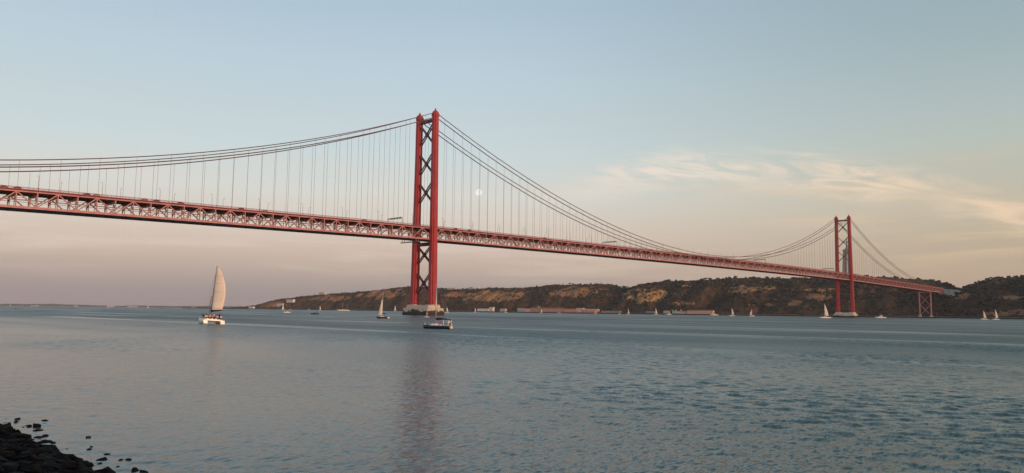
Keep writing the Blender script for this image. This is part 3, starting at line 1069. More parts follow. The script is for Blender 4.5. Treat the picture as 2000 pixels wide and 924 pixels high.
def trunk_mesh(kind):
    m_ = MB()
    h = (6.2, 4.2, 2.2)[kind]
    m_.tube([(0, 0, -0.8), (0.1, 0, h * 0.5), (0, 0.1, h)], [0.32, 0.24, 0.14], 7)
    if kind < 2:
        for k in range(5):
            a = k * 1.26
            m_.tube([(0, 0, h * 0.7), (math.cos(a) * 1.2, math.sin(a) * 1.2, h * 0.95), (math.cos(a) * 2.2, math.sin(a) * 2.2, h * 1.08)], [0.13, 0.09, 0.05], 5)
    return m_.mesh('trunk', BARK)
crowns = {k: [crown_mesh(k, 10 * k + j) for j in range(4)] for k in range(3)}
trunks = [trunk_mesh(k) for k in range(3)]
TNAME = ['pine_tree', 'broadleaf_tree', 'cypress_tree']
TLAB = {(0, 0): 'flat-topped dark pine on the wooded hill behind the far tower',
        (0, 1): 'flat-topped dark pine on the low bare ridge left of the wooded hill',
        (1, 0): 'round dark broadleaf tree on the wooded hill behind the far tower',
        (1, 1): 'round dark broadleaf tree on the low bare ridge left of the wooded hill',
        (2, 0): 'narrow dark cypress on the crest of the wooded hill behind the far tower',
        (2, 1): 'narrow dark cypress on the low bare ridge left of the wooded hill'}
def tree(e, t, kind, sc):
    zz = hill(e, t) - 1.6 * sc
    o = empty(TNAME[kind], (e, -(shore_u(e) + t), zz), random.random() * 6.28)
    o.scale = (sc, sc, sc * random.uniform(0.9, 1.15))
    reg = 0 if e < 1000 else 1
    tag(o, TLAB[(kind, reg)], 'tree', ('%s trees on the %s' % (('pine', 'broadleaf', 'cypress')[kind], ('wooded hill', 'bare ridge')[reg])))
    link('trunk', trunks[kind], o)
    link('crown', random.choice(crowns[kind]), o)
rt = random.Random(3)
for k in range(150):
    e = rt.uniform(-330, 980)
    if -30 < e < 10:
        continue
    tree(e, t_ridge(e) + rt.uniform(-22, 14), rt.choice((0, 1, 1, 1, 1)), rt.uniform(0.9, 1.6))
for c_, n_, sp_ in ((1235, 10, 60), (1120, 16, 60), (1040, 10, 40), (1560, 7, 22), (1690, 16, 50), (1850, 10, 40), (2060, 5, 60), (2200, 3, 50), (2420, 3, 80), (1400, 6, 60), (1960, 5, 40)):
    for k in range(n_):
        e = c_ + rt.uniform(-sp_, sp_)
        tree(e, t_ridge(e) + rt.uniform(-14, 10), rt.choice((0, 1, 1, 2) if c_ < 1300 else (0, 1, 1)), rt.uniform(0.7, 1.25))

for k in range(110):                       # single trees standing on the slopes
    e = rt.uniform(-300, 1000)
    tree(e, rt.uniform(40, t_ridge(e) - 30), rt.choice((1, 1, 0)), rt.uniform(0.8, 1.3))
# scrub: low-poly clumps beyond counting, one mesh per tone
ico_v = []
phi = (1 + 5 ** 0.5) / 2
for a, c in ((-1, phi), (1, phi), (-1, -phi), (1, -phi)):
    ico_v += [(a, c, 0), (0, a, c), (c, 0, a)]
ico_v = np.array(ico_v) / np.linalg.norm(ico_v[0])
from itertools import combinations
dmin = min(np.linalg.norm(ico_v[i] - ico_v[j]) for i, j in combinations(range(12), 2)) * 1.01
ico_f = []
for i, j, k in combinations(range(12), 3):
    if all(np.linalg.norm(ico_v[p_] - ico_v[q_]) < dmin for p_, q_ in ((i, j), (j, k), (i, k))):
        nrm = np.cross(ico_v[j] - ico_v[i], ico_v[k] - ico_v[i])
        ico_f.append((i, j, k) if nrm.dot(ico_v[i]) > 0 else (i, k, j))
ico_f = np.array(ico_f)
def scrub(name, label, leafm, count, erange, rmin, rmax, seed, crest=None):
    g = np.random.default_rng(seed)
    V, F = [], []
    n = 0
    tries = 0
    while n < count and tries < count * 6:
        tries += 1
        e = g.uniform(*erange)
        tr = t_ridge(e)
        t = g.uniform(24, tr + 25) if crest is None else tr + g.uniform(*crest)
        if 3.0 > t:
            continue
        zz = hill(e, t)
        w, _ = bare(e, zz)
        if g.random() < w * 0.9:
            continue
        if fb(e * 0.016, t * 0.03, 9.0, 3) + 0.25 < g.uniform(-0.5, 0.35) :
            continue
        r_ = g.uniform(rmin, rmax) * (0.6 + 0.8 * g.random())
        pt = ico_v * (1 + g.uniform(-0.32, 0.32, (12, 1))) * np.array([r_, r_, r_ * g.uniform(0.6, 1.0)])
        a = g.uniform(0, 6.28)
        ca, sa = math.cos(a), math.sin(a)
        pt = np.stack([pt[:, 0] * ca - pt[:, 1] * sa, pt[:, 0] * sa + pt[:, 1] * ca, pt[:, 2]], 1)
        V.append(pt + np.array([e, -(shore_u(e) + t), zz + r_ * 0.35]))
        F.append(ico_f + 12 * n)
        n += 1
    me_ = bpy.data.meshes.new(name)
    me_.from_pydata(np.concatenate(V).tolist(), [], np.concatenate(F).tolist())
    me_.materials.append(leafm)
    return tag(link(name, me_), label, kind='stuff')
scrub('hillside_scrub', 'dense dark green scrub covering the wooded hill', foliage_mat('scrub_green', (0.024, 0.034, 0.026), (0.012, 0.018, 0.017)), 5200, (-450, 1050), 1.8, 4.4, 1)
scrub('hillside_brush', 'mid green brush on the wooded hill', foliage_mat('scrub_mid', (0.085, 0.088, 0.048), (0.045, 0.052, 0.032)), 1300, (-450, 1050), 1.6, 3.8, 8)  # a lighter green of its own among the scrub tones
scrub('ridge_thicket', 'dark rounded thicket along the crest of the wooded hill', foliage_mat('thicket_green', (0.030, 0.034, 0.020), (0.014, 0.018, 0.014)), 900, (-420, 985), 2.2, 4.2, 6, (-30, 12))
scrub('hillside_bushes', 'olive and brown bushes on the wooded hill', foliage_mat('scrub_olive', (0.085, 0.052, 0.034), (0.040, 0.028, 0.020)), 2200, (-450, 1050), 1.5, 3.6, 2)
scrub('ridge_scrub', 'dark scrub in the gullies of the bare ridge', foliage_mat('scrub_dark', (0.040, 0.040, 0.026), (0.022, 0.026, 0.020)), 2600, (1000, 2450), 1.6, 3.8, 3)
scrub('ridge_heath', 'reddish brown heath on the bare ridge', foliage_mat('scrub_red', (0.120, 0.058, 0.036), (0.062, 0.036, 0.024)), 1700, (1000, 3150), 1.2, 3.0, 4)

# ---------------------------------------------------------------- buildings on the far bank
WALLC = {'white': (0.74, 0.70, 0.66), 'pink': (0.70, 0.44, 0.38), 'red': (0.50, 0.22, 0.17), 'tan': (0.54, 0.37, 0.27), 'pale': (0.58, 0.53, 0.45),
         'terracotta': (0.60, 0.28, 0.19), 'grey': (0.33, 0.30, 0.28)}
ROOFC = {'red': (0.30, 0.11, 0.075), 'white': (0.70, 0.66, 0.62), 'grey': (0.24, 0.23, 0.22)}
def building(name, label, e0, e1, t0, depth_, base, h, wall, roof, storeys=1, pitch=2.0, cat='building', group=None):
    w = e1 - e0
    u0 = shore_u((e0 + e1) / 2) + t0
    ang = math.atan2(-(shore_u(e1) - shore_u(e0)), e1 - e0)
    o = empty(name, ((e0 + e1) / 2, -u0, base), ang)
    tag(o, label, cat, group)
    wm_ = mat('plaster_' + wall, WALLC[wall], 0.9, 0.18, 0.15)
    rm_ = mat('roof_' + roof, ROOFC[roof], 0.9, 0.25, 0.4)
    g = MB()
    g.box(-w / 2, w / 2, -depth_, 0, -4, h)
    g.build('wall', wm_, o)
    g = MB()
    x_ = w / 2 + 0.4
    if pitch > 0:
        g.loft([[(-x_, 0.5, h + 0.002), (x_, 0.5, h + 0.002), (x_, -depth_ - 0.5, h + 0.002), (-x_, -depth_ - 0.5, h + 0.002)],
                [(-x_ + 1.5, -depth_ * 0.42, h + pitch), (x_ - 1.5, -depth_ * 0.42, h + pitch), (x_ - 1.5, -depth_ * 0.58, h + pitch), (-x_ + 1.5, -depth_ * 0.58, h + pitch)]])
    else:
        g.box(-x_, x_, -depth_ - 0.4, 0.4, h + 0.002, h + 0.7)
    g.build('roof', rm_, o)
    for st in range(1, storeys):
        g = MB()
        g.box(-w / 2 + 0.02, w / 2 - 0.02, -0.3, 0.22, st * h / storeys - 0.55, st * h / storeys + 0.35)
        g.build('string_course', mat('plaster_pale', WALLC['pale']), o)
    nw = max(2, min(12, int(w / 4.5)))
    wd = MB()
    wd.box(-0.8, 0.8, 0, 0.06, 0, 1.8)
    wme = wd.mesh('window', GLASS)
    for st in range(storeys):
        zz = (st + 0.35) * (h / storeys)
        for k in range(nw):
            link('window', wme, o, Matrix.Translation((-w / 2 + w * (k + 0.5) / nw, 0, zz)))
    d = MB()
    d.box(-0.8, 0.8, 0, 0.08, 0.0, 2.3)
    dd = d.build('door', WOOD, o)
    dd.location = (-w / 2 + w * 0.5 / nw + 2.2, 0, 0)
    return o
Q = 3.6
building('waterfront_shed', 'long low white shed on the quay right of the near pier', 1377, 1430, 14, 12, Q, 8.5, 'white', 'grey', 1, 1.2)
building('waterfront_house', 'narrow tall white house at the right end of the white shed', 1358, 1376, 16, 10, Q, 14, 'white', 'red', 3, 1.8)
building('waterfront_house', 'small pale house standing alone on the quay', 1302, 1325, 16, 10, Q, 9, 'pale', 'red', 2, 1.8)
building('waterfront_house', 'white house half hidden by bushes above the quay', 1229, 1256, 26, 10, 5.5, 9, 'white', 'red', 2, 1.8)
building('waterfront_house', 'pink house at the left end of the red waterfront row', 1191, 1223, 16, 12, Q, 10, 'pink', 'red', 2, 2)
building('waterfront_house', 'brick red house with steep roof in the waterfront row', 1147, 1189, 16, 12, Q, 12, 'red', 'red', 2, 3)
building('hillside_house', 'white cottage rising behind the brick red house', 1160, 1182, 40, 9, 13, 7, 'white', 'white', 1, 1.5)
building('waterfront_warehouse', 'longest red warehouse with pale window bands in the waterfront row', 1057, 1144, 14, 14, Q, 11.5, 'red', 'red', 3, 3)
building('waterfront_warehouse', 'orange terracotta warehouse with low roof beside the long red one', 1008, 1054, 14, 14, Q, 9.5, 'terracotta', 'red', 2, 2.5)
building('waterfront_house', 'tallest pink block in the waterfront row', 979, 1005, 16, 12, Q, 13.5, 'pink', 'red', 3, 1)
building('waterfront_warehouse', 'terracotta warehouse with white roof ending the waterfront row', 923, 976, 14, 14, Q, 9, 'terracotta', 'white', 2, 1.5)
building('quay_store', 'low grey store on the quay right of the red row', 841, 909, 14, 9, Q, 4.5, 'grey', 'red', 1, 1.2)
building('quay_store', 'very small grey store on the quay below the yellow cliff', 723, 752, 14, 9, Q, 5.0, 'grey', 'grey', 1, 1.2)
building('quay_store', 'pale cube store left of the roofless ruin', 673, 693, 14, 9, Q, 7.5, 'pale', 'grey', 1, 0)
building('quay_house', 'pink cottage between the ruin and the long tan warehouse', 621, 636, 14, 9, Q, 6.0, 'pink', 'red', 1, 1.5)
building('quay_warehouse', 'long tan warehouse with red roof near the far tower', 538, 618, 12, 14, Q, 8.5, 'tan', 'red', 1, 2.2)
# roofless ruin with stepped gables
rn = empty('roofless_ruin', (651, -(shore_u(651) + 14), Q))
tag(rn, 'pale roofless ruin with two ragged gables on the quay', 'ruin')
g = MB()
g.box(-14, 14, -0.6, 0, -4, 6.5)
g.build('front_wall', mat('plaster_pale', WALLC['pale']), rn)
for xx in (-13.5, 4, 13.2):
    g = MB()
    g.loft([[(xx - 0.4, 0.05, -4), (xx + 0.4, 0.05, -4), (xx + 0.4, -9, -4), (xx - 0.4, -9, -4)], [(xx - 0.4, 0.05, 7), (xx + 0.4, 0.05, 7), (xx + 0.4, -9, 7), (xx - 0.4, -9, 7)],
            [(xx - 0.4, -2.2, 11.5), (xx + 0.4, -2.2, 11.5), (xx + 0.4, -5, 10.8), (xx - 0.4, -5, 10.8)]])
    g.build('gable', mat('plaster_pale', WALLC['pale']), rn)
# headland and ridge houses
building('headland_house', 'low white house on the outermost tip of the left headland', 2885, 2925, 22, 10, 5, 6, 'white', 'white', 1, 1.5)
building('headland_block', 'white apartment block at the left end of the headland', 2705, 2750, 60, 12, hill(2727, 62), 14, 'white', 'grey', 4, 0)
building('headland_block', 'second white apartment block from the left on the headland', 2620, 2672, 60, 12, hill(2646, 62), 10, 'white', 'red', 3, 1.5)
building('headland_block', 'single pale block on the slope of the left headland', 2560, 2600, 180, 12, hill(2580, 182) - 1, 11, 'pale', 'grey', 3, 0)
building('ridge_house', 'white house on the ridge just right of the near tower', 1767, 1811, 228, 12, hill(1790, 230) - 1, 8, 'white', 'red', 2, 1.8)
building('ridge_house', 'low white flat-roofed house on the ridge in mid picture', 1352, 1398, 233, 12, hill(1375, 235) - 0.5, 7, 'white', 'white', 2, 0)
building('ridge_house', 'small white house among trees left of the ridge mast', 1604, 1622, 224, 9, hill(1612, 226), 6, 'white', 'white', 1, 1.2)
building('ridge_house', 'white house in the dip between the two hills', 960, 985, 226, 9, hill(972, 228), 8, 'white', 'red', 2, 1.5)
# lift tower with its footbridge
lt = empty('cliff_lift_tower', (1666, -1466, 3.5))
tag(lt, 'slim white lift tower with footbridge against the cliff', 'lift tower')
g = MB()
g.box(-2.4, 2.4, -2.4, 2.4, 0, 62)
g.build('shaft', mat('plaster_white', WALLC['white']), lt)
g = MB()
g.box(-3.0, 3.0, -3.0, 3.0, 58, 64.5)
g.build('cabin_head', mat('plaster_white', WALLC['white']), lt)
g = MB()
g.bar((1.5, -2, 58.5), (64, -32, 58.8), 2.0, 1.4)
g.build('footbridge', mat('plaster_white', WALLC['white']), lt)
# mast on the ridge
ms = empty('ridge_mast', (1624, -1581, hill(1624, 231) - 1))
tag(ms, 'thin white mast standing on the ridge', 'mast')
g = MB()
g.tube([(0, 0, 0), (0, 0, 18), (0, 0, 22)], [1.0, 0.8, 0.25], 8)
g.build('pole', mat('plaster_white', WALLC['white']), ms)
# white buildings on the distant shore
for k, (e, n_, w, h, lab) in enumerate(((10160, -2900, 260, 26, 'long pale block on the horizon right of the bridge of boats'), (10120, -3150, 420, 20, 'longest pale block on the horizon, left of the catamaran'),
                              (10190, -2500, 150, 16, 'short pale block on the horizon, second from the left edge'), (9960, -3900, 200, 16, 'pale block on the horizon just right of the catamaran'),
                              (9850, -4350, 160, 18, 'pale block on the horizon midway to the headland'), (9880, -1990, 200, 14, 'leftmost pale block on the horizon'))):
    o = empty('distant_building', (e - 90, n_, 2), R(-75))
    tag(o, lab if k else 'pale block on the horizon next to the left of the longest one', 'building')
    g = MB()
    w *= 0.3
    h *= 0.8
    g.box(-w / 2, w / 2, -20, 20, -3, h * 0.72)
    g.build('wall', mat('distant_plaster', (0.42, 0.36, 0.33), 0.9), o)
    g = MB()
    g.box(-w * 0.18, w * 0.12, -16, 16, h * 0.72 + 0.01, h)
    g.build('roof', mat('distant_plaster', (0.42, 0.36, 0.33), 0.9), o)

# ---------------------------------------------------------------- people (one continuous skinned body each)
def person_mesh(pose):
    if pose == 'stand':
        J = {'pel': (0, 0, .95), 'chest': (0, 0, 1.28), 'neck': (0, 0, 1.47), 'head': (0.02, 0, 1.60), 'top': (0.02, 0, 1.70),
             'ls': (0, .18, 1.40), 'le': (.04, .24, 1.13), 'lh': (.16, .20, .92), 'rs': (0, -.18, 1.40), 're': (.05, -.24, 1.14), 'rh': (.22, -.18, 1.0),
             'lk': (.04, .10, .50), 'lf': (0, .11, .06), 'lt': (.16, .12, .04), 'rk': (.03, -.10, .50), 'rf': (0, -.11, .06), 'rt': (.16, -.12, .04)}
    else:
        J = {'pel': (0, 0, .48), 'chest': (-.03, 0, .82), 'neck': (-.02, 0, 1.01), 'head': (0.02, 0, 1.14), 'top': (0.02, 0, 1.24),
             'ls': (-.02, .18, .94), 'le': (.08, .24, .70), 'lh': (.32, .18, .60), 'rs': (-.02, -.18, .94), 're': (.08, -.24, .70), 'rh': (.32, -.18, .60),
             'lk': (.44, .11, .50), 'lf': (.46, .11, .06), 'lt': (.60, .12, .04), 'rk': (.44, -.11, .50), 'rf': (.46, -.11, .06), 'rt': (.60, -.12, .04)}
    rad = {'pel': .15, 'chest': .165, 'neck': .06, 'head': .105, 'top': .075, 'ls': .075, 'le': .05, 'lh': .04, 'rs': .075, 're': .05, 'rh': .04,
           'lk': .07, 'lf': .05, 'lt': .045, 'rk': .07, 'rf': .05, 'rt': .045}
    ks = list(J)
    ed = [('pel', 'chest'), ('chest', 'neck'), ('neck', 'head'), ('head', 'top'), ('chest', 'ls'), ('ls', 'le'), ('le', 'lh'), ('chest', 'rs'), ('rs', 're'), ('re', 'rh'),
          ('pel', 'lk'), ('lk', 'lf'), ('lf', 'lt'), ('pel', 'rk'), ('rk', 'rf'), ('rf', 'rt')]
    m0 = bpy.data.meshes.new('skeleton')
    m0.from_pydata([J[k] for k in ks], [(ks.index(a), ks.index(c)) for a, c in ed], [])
    ob = bpy.data.objects.new('skeleton', m0)
    COL.objects.link(ob)
    md = ob.modifiers.new('skin', 'SKIN')
    for i, k in enumerate(ks):
        m0.skin_vertices[0].data[i].radius = (rad[k], rad[k])
    m0.skin_vertices[0].data[0].use_root = True
    ss = ob.modifiers.new('sub', 'SUBSURF')
    ss.levels = ss.render_levels = 1
    dg = bpy.context.evaluated_depsgraph_get()
    out = bpy.data.meshes.new_from_object(ob.evaluated_get(dg))
    bpy.data.objects.remove(ob)
    bpy.data.meshes.remove(m0)
    return out, J
PBASE = {p_: person_mesh(p_) for p_ in ('stand', 'sit')}
SHIRT = [(0.75, 0.73, 0.70), (0.42, 0.06, 0.05), (0.03, 0.04, 0.10), (0.55, 0.33, 0.12), (0.10, 0.22, 0.32), (0.62, 0.42, 0.38)]
PCACHE = {}
def person(loc, rz, pose, shirt, label, group=None):
    key = (pose, shirt)
    if key not in PCACHE:
        base, J = PBASE[pose]
        me_ = base.copy()
        me_.name = 'person'
        me_.materials.clear()
        for mm in (SKIN, mat('shirt_%d' % shirt, SHIRT[shirt], 0.9, 0.15, 4.0), mat('trousers_%d' % (shirt % 2), ((0.03, 0.035, 0.06), (0.10, 0.09, 0.075))[shirt % 2], 0.9, 0.2, 4.0)):
            me_.materials.append(mm)
        zn, zp = J['neck'][2] - 0.02, J['pel'][2] + 0.03
        for pl in me_.polygons:
            c = pl.center
            hand = abs(c.y) > 0.13 and (c - Vector(J['lh'])).length < 0.13 or (c - Vector(J['rh'])).length < 0.13
            pl.material_index = 0 if (c.z > zn or hand) else (1 if (c.z > zp and (c - Vector(J['pel'])).length > 0.1) or (c - Vector(J['le'])).length < 0.16 or (c - Vector(J['re'])).length < 0.16 else 2)
            pl.use_smooth = True
        hm = MB()
        hx, hy, hz_ = J['top']
        hm.loft([[(hx - 0.02 + math.cos(a) * r_, math.sin(a) * r_, hz_ + dzz) for a in [k * 2 * math.pi / 10 for k in range(10)]] for r_, dzz in ((0.104, -0.09), (0.114, -0.02), (0.095, 0.045), (0.03, 0.085))])
        PCACHE[key] = (me_, hm.mesh('hair', HAIR, True))
    o = empty('person', loc, rz)
    tag(o, label, 'person', group)
    link('body', PCACHE[key][0], o)
    link('hair', PCACHE[key][1], o)
    return o

# ---------------------------------------------------------------- boats
def hull_rings(L, B, fb_, draft=0.3, n=11, stern_w=0.75):
    rings_ = []
    for k in range(n):
        f = k / (n - 1)                       # 0 stern, 1 bow
        x = -L / 2 + L * f
        hb_ = B / 2 * (stern_w + (1 - stern_w) * math.sin(min(f / 0.42, 1) * math.pi / 2)) * (1 if f < 0.42 else max(0.02, 1 - ((f - 0.42) / 0.58) ** 2.1))
        sh = fb_ * (0.86 + 0.30 * f * f)
        kz = -draft * (1 - 0.9 * max(0, f - 0.75) / 0.25) if f > 0.1 else -draft * 0.3
        ov = 0.5 * f ** 3 * fb_                # raked stem
        rings_.append([(x, 0, kz), (x + ov * .3, -hb_ * 0.62, kz * 0.35), (x + ov * .6, -hb_ * 0.95, sh * 0.35), (x + ov, -hb_, sh), (x + ov, hb_, sh), (x + ov * .6, hb_ * 0.95, sh * 0.35), (x + ov * .3, hb_ * 0.62, kz * 0.35)])
    return rings_
def sail_mesh(luff0, luff1, clew, head_w, roach, camber, mt, name, n=10, m_=6):
    """curved sail between the luff line and a leech with roach; given thickness"""
    l0, l1, c0 = Vector(luff0), Vector(luff1), Vector(clew)
    foot = c0 - l0
    side_ = Vector((-0.35, 0.9, 0)) if abs(foot.y) > 1.5 else Vector((0, 1, 0))
    V, Fc = [], []
    for lay in (0, 1):
        for i in range(n + 1):
            f = i / n
            a = l0.lerp(l1, f)
            wdt = (1 - f) + head_w * f + roach * math.sin(f * math.pi) 
            for j in range(m_ + 1):
                g_ = j / m_
                p_ = a + foot * (g_ * wdt) + side_ * (camber * math.sin(g_ * math.pi) * (0.4 + 0.6 * math.sin(math.pi * (0.15 + 0.8 * f))) + lay * 0.03)
                V.append(p_)
    sN = (n + 1) * (m_ + 1)
    for lay in (0, 1):
        for i in range(n):
            for j in range(m_):
                a = lay * sN + i * (m_ + 1) + j
                q4 = (a, a + 1, a + m_ + 2, a + m_ + 1)
                Fc.append(q4 if lay else tuple(reversed(q4)))
    per = [j for j in range(m_ + 1)] + [i * (m_ + 1) + m_ for i in range(1, n + 1)] + [n * (m_ + 1) + j for j in range(m_ - 1, -1, -1)] + [i * (m_ + 1) for i in range(n - 1, 0, -1)]
    for k in range(len(per)):
        a, c = per[k], per[(k + 1) % len(per)]
        Fc.append((a, c, c + sN, a + sN))
    mb = MB()
    mb.add(V, Fc)
    return mb.mesh(name, mt, True)

def sailboat(label, e, n_, head, L=9.0, mast=12.0, hullm=None, main=True, jib=True, heel=0.0, name='sailboat', sailm=None, group=None, cover=False, jibh=0.86):
    """small sailing yacht; heading in compass-free radians, +X of the boat points there"""
    hullm = hullm or WHITE
    sailm = sailm or SAIL
    o = empty(name, (e, n_, 0), head)
    o.rotation_euler = (heel, 0, head)
    tag(o, label, 'sailboat', group)
    B, fbd = L * 0.30, L * 0.095 + 0.15
    g = MB()
    g.loft(hull_rings(L, B, fbd))
    g.build('hull', hullm, o, True)
    g = MB()
    h = fbd * 0.98
    g.loft([[(-0.12 * L, -B * .27, h), (0.26 * L, -B * .16, h), (0.26 * L, B * .16, h), (-0.12 * L, B * .27, h)],
            [(-0.10 * L, -B * .22, h + 0.5), (0.20 * L, -B * .12, h + 0.42), (0.20 * L, B * .12, h + 0.42), (-0.10 * L, B * .22, h + 0.5)]])
    g.build('cabin', WHITE, o)
    mx = 0.08 * L
    g = MB()
    g.tube([(mx, 0, h), (mx - 0.01 * mast, 0, h + mast)], [0.10 + L * 0.004, 0.07 + L * 0.003], 7)
    g.build('mast', ALU, o, True)
    bz = h + 1.3 + 0.02 * L
    g = MB()
    g.tube([(mx, 0, bz), (mx - 0.40 * L, 0.02 * L, bz + 0.1)], 0.07 + L * 0.003, 6)
    if cover:
        g.tube([(mx - 0.1, 0, bz + 0.22), (mx - 0.2 * L, 0.01 * L, bz + 0.30), (mx - 0.40 * L, 0.02 * L, bz + 0.22)], [0.24, 0.22, 0.12], 7)
    g.build('boom', COVER if cover else ALU, o, True)
    if main:
        link('mainsail', sail_mesh((mx - 0.15, 0, bz + 0.15), (mx - 0.01 * mast, 0, h + mast * 0.97), (mx - 0.39 * L, 0.03 * L, bz + 0.2), 0.05, 0.10, 0.04 * L, sailm, 'mainsail'), o)
    if jib:
        link('jib', sail_mesh((0.47 * L, 0, h + 0.4), (mx + 0.25, 0, h + mast * jibh), (mx - 0.06 * L, 0.05 * L, h + 0.9), 0.02, 0.0, 0.05 * L, sailm, 'jib'), o)
    g = MB()
    top_ = (mx - 0.01 * mast, 0, h + mast)
    for en in ((0.49 * L, 0, h), (-0.49 * L, 0, h), (mx - 0.1, -B * .42, h), (mx - 0.1, B * .42, h)):
        g.bar(top_, en, 0.025, 0.025)
    g.build('rigging', GALV, o)
    return o

FWD = math.atan2(c_f.y, c_f.x)                       # the view's bearing, for headings
# --- the navy yacht in front of the near pier, sails down, stern to the right
yt = sailboat('navy sailing yacht under bare mast in front of the near pier', -402.8, 318.3, FWD + R(72), 7.5, 10.6, NAVY, False, False, 0.0, 'sailing_yacht', cover=True)
def yl(x, y, zz):
    return yt.matrix_basis @ Vector((x, y, zz))
g = MB()
g.loft([[(-1.9, -1.1, 2.32), (-3.4, -1.1, 2.26), (-3.4, 1.1, 2.26), (-1.9, 1.1, 2.32)], [(-2.0, -1.0, 2.46), (-3.3, -1.0, 2.42), (-3.3, 1.0, 2.42), (-2.0, 1.0, 2.46)]])
g.build('bimini', COVER, yt)
for sx, sy in ((-2.0, -1.05), (-2.0, 1.05), (-3.3, -1.05), (-3.3, 1.05)):
    g = MB()
    g.tube([(sx, sy, 0.8), (sx, sy, 2.3)], 0.03, 5)
    g.build('bimini_pole', ALU, yt)
g = MB()
g.loft([[(-3.82, -0.84, 0.08), (-3.82, 0.84, 0.08), (-3.82, 0.82, 0.76), (-3.82, -0.82, 0.76)], [(-3.74, -0.8, 0.08), (-3.74, 0.8, 0.08), (-3.74, 0.8, 0.74), (-3.74, -0.8, 0.74)]])
g.build('transom', WHITE, yt)
g = MB()
for sy in (-1, 1):
    rp = [(x, sy * hb_, 0.82 + 0.02 * x + 0.55) for x, hb_ in ((-3.6, 0.85), (-2, 1.05), (0, 1.08), (2, 0.8), (3.6, 0.15))]
    g.tube(rp, 0.02, 4)
    for x, y, zz in rp:
        g.tube([(x, y, zz - 0.55), (x, y, zz)], 0.02, 4)
g.build('guard_wire', ALU, yt)
bpy.context.view_layer.update()
person(yl(-1.0, 0.5, 0.62), FWD + R(72), 'sit', 1, 'person sitting forward in the navy yacht cockpit in a dark red top')
person(yl(-2.6, -0.5, 0.62), FWD + R(200), 'sit', 5, 'person sitting under the dark awning of the navy yacht in a pink top')
person(yl(-3.4, 0.35, 0.55), FWD + R(60), 'stand', 0, 'person standing at the stern of the navy yacht in a white top')

# --- mid-river sailboat with jib set
s3 = sailboat('dark hulled sailboat with white jib, left of the near pier', -217.4, 202.0, FWD + R(63), 7.6, 13.4, NAVY, False, True, R(2), cover=True, jibh=0.72)
g = MB()
g.loft([[(-3.86, -0.95, 0.1), (-3.86, 0.95, 0.1), (-3.86, 0.85, 0.86), (-3.86, -0.85, 0.86)], [(-3.80, -0.9, 0.1), (-3.80, 0.9, 0.1), (-3.80, 0.82, 0.86), (-3.80, -0.82, 0.86)]])
g.build('transom', WHITE, s3)
bpy.context.view_layer.update()
for k, (x, y, sh) in enumerate(((-1.6, 0.4, 2), (-2.6, -0.4, 4))):
    person(s3.matrix_basis @ Vector((x, y, 0.5)), FWD + R(90), 'sit', sh, 'person sitting %s in the dark hulled sailboat left of the near pier' % ('farther forward' if k == 0 else 'farther aft'))

# --- catamaran with a tall main and a crowd aft
ct = empty('sailing_catamaran', (-330.7, 345.7, 0), FWD + R(30))
ct.rotation_euler = (R(4), 0, FWD + R(30))
tag(ct, 'white sailing catamaran with a tall peach lit mainsail and many passengers', 'catamaran')
LC, BC = 12.5, 6.2
for s in (1, -1):
    g = MB()
    rg = hull_rings(LC, 1.5, 1.35, 0.4, 12, 0.8)
    g.loft([[(p_[0], p_[1] + s * (BC / 2 - 0.75), p_[2]) for p_ in r_] for r_ in rg])
    g.build('hull', WHITE, ct, True)
    g = MB()
    for k in range(3):
        g.box(-LC / 2 - 0.75 + 0.25 * k, -LC / 2 + 0.02, s * (BC / 2 - 0.75) - 0.55, s * (BC / 2 - 0.75) + 0.55, 0.05 + 0.33 * k, 0.36 + 0.33 * k)
    g.build('stern_steps', WHITE, ct)
g = MB()
g.box(-5.6, 1.2, -2.4, 2.4, 0.95, 1.32)
g.build('bridge_deck', WHITE, ct)
g = MB()
g.loft([[(-1.6, -1.9, 1.32), (1.4, -1.7, 1.32), (1.4, 1.7, 1.32), (-1.6, 1.9, 1.32)], [(-1.5, -1.7, 2.25), (0.5, -1.4, 2.2), (0.5, 1.4, 2.2), (-1.5, 1.7, 2.25)]])
ch_ = g.build('deckhouse', WHITE, ct)
g = MB()
g.loft([[(-1.66, -1.88, 1.62), (1.06, -1.66, 1.62), (1.06, 1.66, 1.62), (-1.66, 1.88, 1.62)], [(-1.60, -1.78, 2.0), (0.82, -1.54, 2.0), (0.82, 1.54, 2.0), (-1.60, 1.78, 2.0)]])
g.build('window_band', GLASS, ch_)
g = MB()
g.tube([(5.0, -2.35, 1.2), (5.0, 2.35, 1.2)], 0.11, 7)
g.build('crossbeam', ALU, ct, True)
g = MB()
g.box(1.25, 4.95, -2.1, 2.1, 1.12, 1.16)
g.build('trampoline', COVER, ct)
g = MB()
g.tube([(1.6, 0, 1.3), (1.1, 0, 9.5), (0.4, 0, 17.2)], [0.17, 0.15, 0.10], 8)
g.build('mast', mat('dark_mast', (0.16, 0.10, 0.08), 0.5), ct, True)
BM = Vector((-1.6, -2.6, 4.15))
g = MB()
g.tube([(1.35, 0, 3.5), tuple(BM)], 0.12, 7)
g.tube([(1.1, -0.1, 3.78), (0.2, -1.6, 4.0), tuple(BM + Vector((0.2, 0.1, 0.1)))], [0.34, 0.26, 0.1], 8)
g.build('boom', COVER, ct, True)
msl = link('mainsail', sail_mesh((1.35, -0.05, 3.95), (0.42, 0, 16.6), BM + Vector((0, 0, 0.15)), 0.28, 0.42, 0.35, SAIL, 'mainsail', 14, 8), ct)
